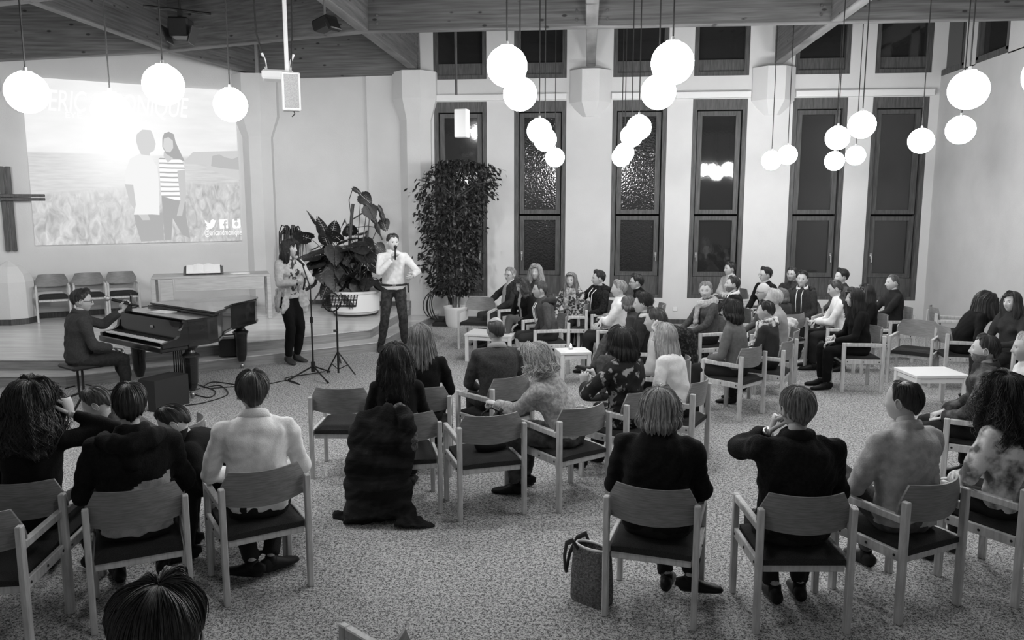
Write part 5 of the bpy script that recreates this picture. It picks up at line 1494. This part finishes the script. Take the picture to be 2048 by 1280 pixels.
o = pend(m, 'fur_trim', [cloth(.14, .05, 60, bump=.8, bs=90)], o, .010, 2, amp=.010, freq=60, seed=2)
seat(842, 672, 8, 'woman with long straight light-brown hair and black top, seen from behind in the middle', female=1, hair=dict(H_longN, L=.30, t=.022), hcol=(.05, .24), top=.006, faced=False, vox=.012)
seat_posts((980, 779), (1068, 760), 'balding man in a dark grey cardigan with pale collar, seen from behind', hair=H_bald, hcol=(.02, .05), topmat=cloth(.060, .045, 50, bump=.4), collar=cloth(.35), faced=False, face=22, vox=.012, width=1.08, infl=.016, hy=12, neck=.02, skin=.4)
seat_posts((1113, 844), (1224, 822), 'woman with curly blond hair in a grey denim jacket leaning forward towards the handbag', face=70, lean=28, side=-4, hp=18, hy=14, female=1, hair=dict(H_curlyN, L=.10, t=.034, curl=.011, open=.52, wave=.02, strands=1000, tuck=.2, hairline=44), hcol=(.09, .62), topmat=c_denim,
     collar=c_denim, glasses=0, vox=.010, amp=.010, infl=.018, arms=(((-.05, .62, .72), (-.5, -.5, -.8)), ((.10, .50, .68), (.8, -.6, -.4))), hands=((50, 0), (50, 0)), pantmat=cloth(.10, .04, 12), shoes=.008, width=.95)
P_ = chair_posts((912, 856), (1055, 844)); chair(P_[0], P_[1], P_[2], 'empty beech armchair with a black handbag on its seat, in the middle foreground')
bx_, by_ = P_[0]+.05, P_[1]+.04
t = thing('handbag', 'black leather handbag standing on the seat of the empty middle armchair', 'bag', (bx_, by_, .455), R(30))
m = MB(); m.tube([(0, 0, 0), (0, 0, .04), (0, 0, .12), (0, 0, .20), (0, 0, .22)], [.12, .14, .135, .11, .09], 20, flat=[.55, .55, .5, .35, .25]); m.obj('body', M_dark, t, True)
m = MB(); m.tube([(-.09, 0, .20), (-.07, 0, .29), (0, 0, .33), (.07, 0, .29), (.09, 0, .20)], .008, 8); m.obj('strap', M_black, t, True)
m = MB(); m.tube([(.0, .0, .10), (.05, .02, .26), (.10, .03, .30)], .022, 10); m.obj('umbrella_handle', M_black, t, True)
a = P(620, 794, .72); ang = 4; rr_ = Matrix.Rotation(R(ang), 3, 'Z') @ Vector((.25, .235, 0)); chair(a.x+rr_.x, a.y+rr_.y, ang, 'empty beech armchair standing left of the long-haired woman with the shawl')
seat_posts((1249, 811), (1328, 788), 'woman with dark chin-length hair wrapped in a dark flowered shawl', face=48, lean=4, female=1, hair=dict(H_bobN, L=.13, t=.036, strands=600), hcol=(.014, .035), topmat=c_floral_dk, infl=.024, faced=False, vox=.012, amp=.010,
     arms=(((-.16, .34, .78), (-.8, -.2, -.5)), ((.02, .36, .80), (.8, -.2, -.5))), hands=((55, 0, (.2, .2, .9)), (60, 0, (-.2, .3, .8))), pantmat=c_floral_dk, hy=8)
seat(1328, 668, 66, 'woman with long blond hair in a white shirt, behind the flowered shawl', lean=14, female=1, hair=H_long, hcol=BL, topmat=c_white, hy=10, faced=False)
seat(1309, 637, 74, 'person with full dark brown hair, between the blond woman and the curly-haired man', lean=10, hair=dict(H_short, t=.032, nape=128), hcol=BR, top=.45, faced=False)
seat(1284, 604, 86, 'man with dark curly hair in a dark sweater and jeans, legs crossed, facing left', lean=-6, hair=H_curlshort, hcol=DK, topmat=cloth(.022, .03, 40), collar=c_white, pantmat=cloth(.09, .06, 30), amp=.006,
     legs=(((-.10, .42, .085)), ((.02, .55, .36), (.3, .5, 1))), arms=(((-.1, .22, .62)), ((.16, .18, .70))), shoes=.02)
seat(1272, 561, 92, 'man with black hair, glasses and dark jacket bending forward, behind the white-sweatered person', lean=22, hair=dict(H_short, t=.026), hcol=DK, top=.006, glasses=1)
seat(1237, 575, 84, 'older person with short grey hair in a white sweater, arms folded, facing left', lean=-2, hair=dict(H_short, t=.022), hcol=GY, topmat=c_white, infl=.02, arms=(((.06, .24, .74), (-.8, .1, -.8)), ((-.06, .26, .70), (.8, .1, -.8))), belly=.03)
seat(1259, 618, 74, 'child with light brown hair leaning the head down before the white sweater', s=.84, lean=16, hp=20, female=1, hair=H_bob, hcol=MB_, top=.05, clabel='beech armchair under the child with light brown hair')

# ---- group before the second window
seat(1020, 547, 118, 'older man with glasses, dark jacket over a pale shirt, leaning back beside the fig tree', lean=-10, side=6, hair=H_short, hcol=GY, glasses=1, topmat=cloth(.025, .035, 40), mats2=[cloth(.42)], fn=openfront(.05, .075), infl=.022,
     arms=(((-.14, .26, .62)), ((.33, .20, .68), (.8, -.3, 0))), pants=.04, hy=20)
seat(1044, 574, 130, 'woman with dark curly hair in a black coat looking down, before the older man', s=.92, lean=10, female=1, hair=H_curly, hcol=BR, top=.006, mats2=[cloth(.4)], fn=openfront(.02, .04), hp=18, pants=.10, legs=(((-.04, .5, .30), (0, .5, 1)), ((.10, .42, .085))), smile=1)
seat(1071, 543, 150, 'woman with blond curly hair, only head and shoulders showing behind the laughing person', female=1, hair=H_curly, hcol=BL, top=.05, hy=10, hp=-10)
seat(1079, 576, 106, 'laughing person with tied dark hair in a grey hoodie and shorts, bare legs', lean=14, hair=H_short, hcol=BR, topmat=cloth(.085, .07, 40), legbare=True, pants=.03, strings=.18, hood=cloth(.04), hy=-5, smile=1, width=.9, shoes=.05, arms=(((-.10, .2, .5)), ((.12, .2, .50))), skin=.48)
seat(1142, 560, 152, 'young woman with long light-brown hair and a flowered top looking into the camera', female=1, hair=H_long, hcol=(.08, .26), topmat=c_floral, scarf=cloth(.2, .5, 30), hy=12, s=.96)
seat(1196, 554, 122, 'smiling man with short dark hair in a black hoodie with white drawstrings, arm stretched left', lean=2, side=-8, hair=H_quiff, hcol=DK, topmat=cloth(.007, .022, 40), strings=.12, hood=cloth(.012), hy=-20, smile=1, infl=.02, width=1.05,
     arms=(((-.14, .30, .62)), ((.42, .36, .58), (.6, -.5, -.5))), pants=.05)
p = P(955, 640, .45); chair(p.x, p.y, 172, 'empty armchair with bright curved back near the fig tree, facing the camera')
p = P(1140, 652, .45); chair(p.x, p.y+.1, 94, 'empty armchair facing left before the man with white drawstrings')

# ---- right middle group
seat(1411, 578, 112, 'woman with pinned blond hair, pale scarf and grey jacket turning to the camera', female=1, hair=dict(H_short, t=.018), hcol=(.12, .3), topmat=cloth(.055, .08, 30), scarf=cloth(.5, .35, 40), hy=50, lean=4, arms=(((-.12, .38, .62)), ((.08, .40, .62))), pants=.02)
seat(1463, 566, 96, 'bearded man in a dark suit and white open collar gazing up left, arms crossed', hair=H_short, hcol=DK, beard=1, topmat=cloth(.007), mats2=[c_white], fn=openfront(.008, .045), collar=c_white, hp=-10, arms=(((.04, .24, .72), (-.8, .1, -.8)), ((-.05, .26, .70), (.8, .1, -.8))), width=1.05)
seat(1459, 535, 120, 'young man with black hair in a pale shirt, behind the bearded man', hair=dict(H_short, t=.024), hcol=DK, topmat=cloth(.42, .38, 30), hy=-10, skin=.44, arms=(((.06, .24, .70), (-.8, .1, -.8)), ((-.06, .26, .72), (.8, .1, -.8))), infl=.02)
seat(1530, 547, 122, 'smiling man with dark glasses and open dark jacket, seated before the bare wall pier', hair=H_quiff, hcol=DK, glasses=1, topmat=cloth(.007), mats2=[cloth(.40)], fn=openfront(.02, .05), hy=-15, smile=1, infl=.018)
seat(1527, 580, 92, 'bald older man with glasses in profile facing left', hair=None, hcol=GY, glasses=1, topmat=cloth(.12), hp=4, skin=.52)
seat(1547, 594, 80, 'person with white hair between the bald man and the small child', hair=dict(H_short, t=.02), hcol=(.4, .6), top=.3, faced=False)
seat(1563, 602, 40, 'small child with straight light-brown hair seen from behind', s=.80, female=1, hair=H_bob, hcol=(.06, .2), top=.04, faced=False)
seat(1584, 546, 142, 'smiling man with dark hair in a dark shirt, left of the young man with drawstrings', hair=H_short, hcol=DK, topmat=cloth(.045, .03, 30), smile=1, skin=.4)
seat(1604, 556, 148, 'young man with dark hair in a dark hoodie with two white drawstrings, looking up', hair=H_quiff, hcol=DK, topmat=cloth(.03, .04, 40), strings=.14, hood=cloth(.025), mats2=[c_white], collar=c_white, hp=-8, hy=10, arms=(((-.08, .24, .56)), ((.10, .24, .56))))
t, d = seat_posts((1480, 714), (1533, 701), 'woman with dark bobbed hair in a plain grey sweater with white sticker on her back', face=62, lean=8, female=1, hair=dict(H_bobN, L=.12, strands=500), hcol=DK, topmat=cloth(.14, .12, 30, bump=.1), glasses=1, hy=10, vox=.012, amp=.003,
     arms=(((-.08, .30, .62)), ((.15, .26, .62))))
m = MB(); rot = d['Tt'].to_3x3(); m.ball(tuple(d['Tt'] @ Vector((.05, -.137, .34))), (.026, .004, .034), 16, 8, rot=rot); m.obj('sticker', M_paper, t, True)
seat(1530, 625, 66, 'person with short dark hair and a pale patterned scarf, behind the stickered sweater', s=.92, hair=dict(H_short, t=.026), hcol=DK, top=.04, scarf=c_print, hy=10, faced=False)
seat(1671, 574, 84, 'man in a white shirt with short dark hair looking down, hands clasped, facing left', lean=14, hp=14, hair=H_short, hcol=BR, topmat=cloth(.05), mats2=[c_white], fn=lambda c: (c[:, 1] > -.02).astype(int), arms=(((.02, .40, .68)), ((.06, .40, .68))), hands=((60, 0), (60, 0)))
seat(1682, 551, 100, 'person with spiky black hair mostly hidden behind the man in the white shirt', hair=dict(H_quiff, t=.03), hcol=DK, top=.06, faced=False)
seat(1709, 592, 90, 'woman with long dark hair in a black jacket holding a patterned bag, facing left', lean=8, female=1, hair=dict(H_long, L=.36, strands=400), hcol=(.008, .025), top=.006, arms=(((-.08, .34, .62)), ((.08, .30, .66))), pants=.005, shoes=.008)
seat(1733, 588, 94, 'woman with long black hair just behind the woman with the patterned bag', s=.91, lean=2, female=1, hair=dict(H_long, L=.42), hcol=(.008, .025), top=.006)
seat(1785, 562, 92, 'man with cropped hair in a dark pullover before the last window, facing left', lean=2, hair=H_crop, hcol=(.03, .08), topmat=cloth(.018), arms=(((-.08, .40, .66)), ((.08, .42, .66))), pants=.02)
p = P(1828, 697, .45); chair(p.x, p.y, 148, 'empty armchair with bright curved back before the right wall, facing the camera')
p = P(1898, 640, .6); chair(p.x, p.y, -100, 'empty armchair between the bright-backed chair and the bending girl', )
seat(1968, 598, -98, 'girl with long straight dark hair bending forward over her lap by the right wall', lean=26, hp=34, female=1, hair=dict(H_long, L=.40, open=.8, t=.028, strands=300), hcol=(.008, .03), top=.006, faced=True, pants=.01)
seat(2024, 600, 112, 'woman with long dark hair smiling towards the bending girl, right wall', female=1, lean=6, hair=dict(H_long, L=.36), hcol=(.01, .04), top=.03, smile=1, arms=(((-.08, .34, .66)), ((.08, .34, .66))))

# ---- right foreground
seat(1968, 694, 66, 'bearded man with short dark hair in a dark outdoor jacket with pale seams, facing left', lean=2, hair=dict(H_short, strands=500), hcol=(.012, .04), beard=1, topmat=cloth(.035, .13, 7, contrast=(.5, .62), bump=.4), collar=cloth(.04), infl=.028, vox=.012, amp=.012, hp=-6)
seat(2052, 690, 80, 'person with pale hair and pale shirt cut by the right picture edge', hair=H_short, hcol=(.3, .5), topmat=c_white)
seat_posts((1795, 1008), (1949, 972), 'balding man in a grey shirt with one knee raised, seen from behind at right', face=24, lean=5, hy=24, hair=dict(H_bald, bald=30, t=.014, strands=500, nape=122), hcol=(.012, .04), topmat=c_shirtgrey, collar=c_shirtgrey, infl=.022, vox=.011, amp=.009, width=1.1,
     pantmat=cloth(.10, .07, 30), legs=(((-.12, .52, .30), (-.3, .6, 1)), (.14, .42, .085)), s=1.03, neck=.01)
seat(2012, 788, 30, 'woman with long dark curly hair in a pale flowered blouse, cut by the right edge', female=1, lean=6, hair=dict(H_curlyN, L=.26, t=.042), hcol=(.006, .02), topmat=cloth(.14, .85, 11, contrast=(.40, .60), bump=.2), infl=.02, vox=.012, amp=.008, faced=False, cface=36)
seat_posts((1204, 990), (1406, 1013), 'woman with chin-length streaked blond hair in a black jacket, seen from behind', face=-10, lean=5, female=1, hair=H_bobN, hcol=(.09, .42), topmat=c_jacket, infl=.026, faced=False, vox=.011, amp=.010, width=1.12,
     legs=((.06, .20, .10), (.20, .16, .12)), shoe_side=(None, (.9, .2, .1)), hy=-6)
t, d = seat_posts((1509, 1017), (1722, 1017), 'man with short grey hair in a dark jacket, chin on a hand with a wristwatch', face=2, lean=3, hair=dict(H_shortN, t=.020), hcol=(.06, .26), topmat=cloth(.007, .011, 50, bump=.4), collar=cloth(.008), infl=.024, faced=False, vox=.011, amp=.012, width=1.14, s=1.03,
     arms=(((-.115, .13, 1.02), (-1, .05, -.9)), None), hands=((60, 0, (.25, -.05, .95)), (25, 0)), legs=((-.05, .12, .10), (.10, .16, .10)), hy=12, neck=.01)
e, wr = d['arm'][0][1], d['arm'][0][2]; dv = (wr-e).normalized()
m = MB(); m.tube([wr-dv*.035, wr-dv*.02, wr-dv*.005], [.034, .036, .034], 16, flat=.9); m.obj('wristwatch', M_steel, t, True)

# ---- loose coats and small things lying on chairs
def lump(name, label, cat, pts, mt, vox=.014, amp=.012, fr=28, seed=1):
    m = MB()
    for (a, b, ra, rb) in pts: m.capsule(a, b, ra, rb, 14)
    o = pend(m, name, [mt], None, vox, 4, amp=amp, freq=fr, seed=seed); return tag(o, label, cat)
a = P(1352, 668, .66); lump('coat', 'heap of dark coat and furry bag hanging over the chair arm between the seated groups', 'coat', [(a, a+Vector((.14, .05, -.05)), .12, .12), (a+Vector((.14, .05, -.05)), a+Vector((.2, 0, -.38)), .13, .10)], cloth(.012, .05, 30, contrast=(.5, .6)))
a = P(1562, 655, .62); lump('jacket', 'pale patterned jacket bundled over the chair back behind the child', 'jacket', [(a, a+Vector((.14, .03, .05)), .09, .10), (a+Vector((.14, .03, .05)), a+Vector((.12, 0, -.2)), .08, .07)], cloth(.62, .4, 18), seed=5)
a = P(1695, 640, .62); lump('bag', 'soft patterned bag on the lap of the long-haired woman in black', 'bag', [(a, a+Vector((.16, 0, .0)), .07, .08)], c_floral, .010)
a = P(1245, 655, .60); t = thing('plate', 'pale oval tray on the lap of the person in the white sweater', 'tray', (a.x, a.y, .66), 0)
m = MB(); m.lathe([(.10, 0), (.13, .012), (.135, .014), (.10, .004)], n=24); m.v = [np.concatenate(m.v)*np.array([1.3, .8, 1])]; m.obj('dish', M_paper, t, True)

# =================================================================== PERFORMERS
# pianist
t, d = person((STOOL.x, STOOL.y), -46, 'pianist in a dark grey rolled-sleeve shirt and glasses seated on the stool at the piano', s=1.05, seat=.50, lean=6, hair=dict(H_quiff, t=.026, strands=500, nape=112), hcol=(.014, .05), glasses=1,
     topmat=cloth(.050, .040, 60, bump=.3), pantmat=cloth(.022, .03, 40), collar=cloth(.045), vox=.012, amp=.008, infl=.022, hy=-14, hp=4, width=1.02, group='performers',
     arms=(((-.10, .50, 1.02), (-.3, -.2, -1)), ((.14, .34, .64), (.5, -.7, -.4))), hands=((35, 60, (.1, .4, .9)), (35, 0)), sleeves=.9, shoes=.01, legs=((-.12, .52, .085), (.12, .44, .085)))
# singer
f = P(585, 724); f = Vector((f.x, f.y, 0))
t, d = person((f.x, f.y), -128, 'singer with long dark fringed hair in a pale open cardigan holding a small microphone', pose='stand', s=1.09, lean=2, female=1, width=.90, hair=dict(H_longN, L=.26, t=.020, hairline=62, open=.60, flare=.05, strands=700, wave=.004), hcol=(.008, .03),
     topmat=cloth(.50, .42, 30), mats2=[c_floral], fn=openfront(.10, .055), infl=.016, vox=.011, amp=.006, hy=26, pants=.005, shoes=.05, group='performers',
     arms=(((-.06, .30, 1.10), (-.9, -.3, -.6)), ((.04, .30, 1.12), (.9, -.4, -.5))), hands=((60, 0), (60, 0)), legs=((-.08, -.01, .085), (.09, .05, .085)), shoe_side=None)
m = MB(); T = d['T']
for sx in (-1, 1):
    m.tube([T @ Vector((sx*.09, .10, .22)), T @ Vector((sx*.11, .125, .05)), T @ Vector((sx*.14, .12, -.12)), T @ Vector((sx*.15, .10, -.24))], [.04, .055, .075, .06], 12, flat=.30, side=(1, .3*sx, 0))
    m.tube([T @ Vector((sx*.15, .02, .05)), T @ Vector((sx*.19, 0, -.10)), T @ Vector((sx*.19, 0, -.22))], [.05, .07, .05], 12, flat=.35, side=(.1, 1, 0))
m.tube([T @ Vector((0, -.10, .08)), T @ Vector((0, -.125, -.08)), T @ Vector((0, -.12, -.18))], [.15, .17, .14], 16, flat=.25, side=(1, 0, 0))
pend(m, 'cardigan_skirt', [cloth(.50, .42, 30)], t, .011, 3, amp=.009, freq=34, seed=8)
wr = t.matrix_basis @ d['arm'][1][2]
M1 = Matrix.Translation((f.x, f.y, 0)) @ Matrix.Rotation(R(-128), 4, 'Z') @ Matrix.Scale(1.09, 4)
h = M1 @ (d['arm'][1][2]+Vector((-.03, .09, -.01)))
def mic(p, d_, label, bright=.05):
    t = thing('microphone', label, 'microphone', tuple(p)); d_ = Vector(d_).normalized()
    m = MB(); m.tube([-d_*.10, d_*.08], [.011, .017], 12); m.obj('handle', M_black, t, True)
    m = MB(); m.ball(tuple(d_*.105), .026, 14, 10); m.obj('grille', mat('mic_grille_%d' % int(bright*100), bright, .5, metal=.3), t, True)
mic(h, (.25, -.1, 1), 'microphone with pale head held in both hands by the singer at her waist', .5)
# speaker
f = P(790, 699); f = Vector((f.x, f.y, 0)); fc_ = -162
t, d = person((f.x, f.y), fc_, 'standing man in a white shirt and dark jeans speaking into a handheld microphone', pose='stand', s=1.11, lean=0, hair=dict(H_short, t=.018, strands=400), hcol=DK, topmat=cloth(.66, .60, 20, bump=.15), collar=cloth(.62), pantmat=cloth(.022, .045, 25, bump=.4),
     infl=.014, vox=.011, amp=.006, hy=16, shoes=.03, group='performers', width=.98,
     arms=(((-.24, .33, 1.10), (-.9, -.6, -.5)), ((.03, .20, 1.33), (.9, -.2, -.8))), hands=((25, 110), (72, 0, (-.25, .2, .9))), legs=((-.14, .02, .085), (.20, .06, .085)))
m = MB(); m.tube([Vector((0, -.003, .955))+Vector((.172*math.cos(R(a)), .125*math.sin(R(a)), 0)) for a in range(0, 361, 15)], .018, 8, cap=False); m.obj('belt', M_dark, t, True)
m = MB(); m.box((0, .135, .955), (.045, .012, .034), bev=.003); m.obj('belt_buckle', M_steel, t)
m = MB(); m.box((-.21, .0, .90), (.02, .07, .12), Matrix.Rotation(R(25), 3, 'X'), bev=.005); m.tube([(-.17, 0, .97), (-.21, .01, .94)], .012, 6); m.obj('radio_pouch', M_dark, t)
M2 = Matrix.Translation((f.x, f.y, 0)) @ Matrix.Rotation(R(fc_), 4, 'Z') @ Matrix.Scale(1.11, 4)
h = M2 @ (d['arm'][1][2]+Vector((-.045, .05, .085)))
mic(h, (.03, .03, 1), 'black handheld microphone held at the chin by the standing man in the white shirt', .02)
flush_pending()
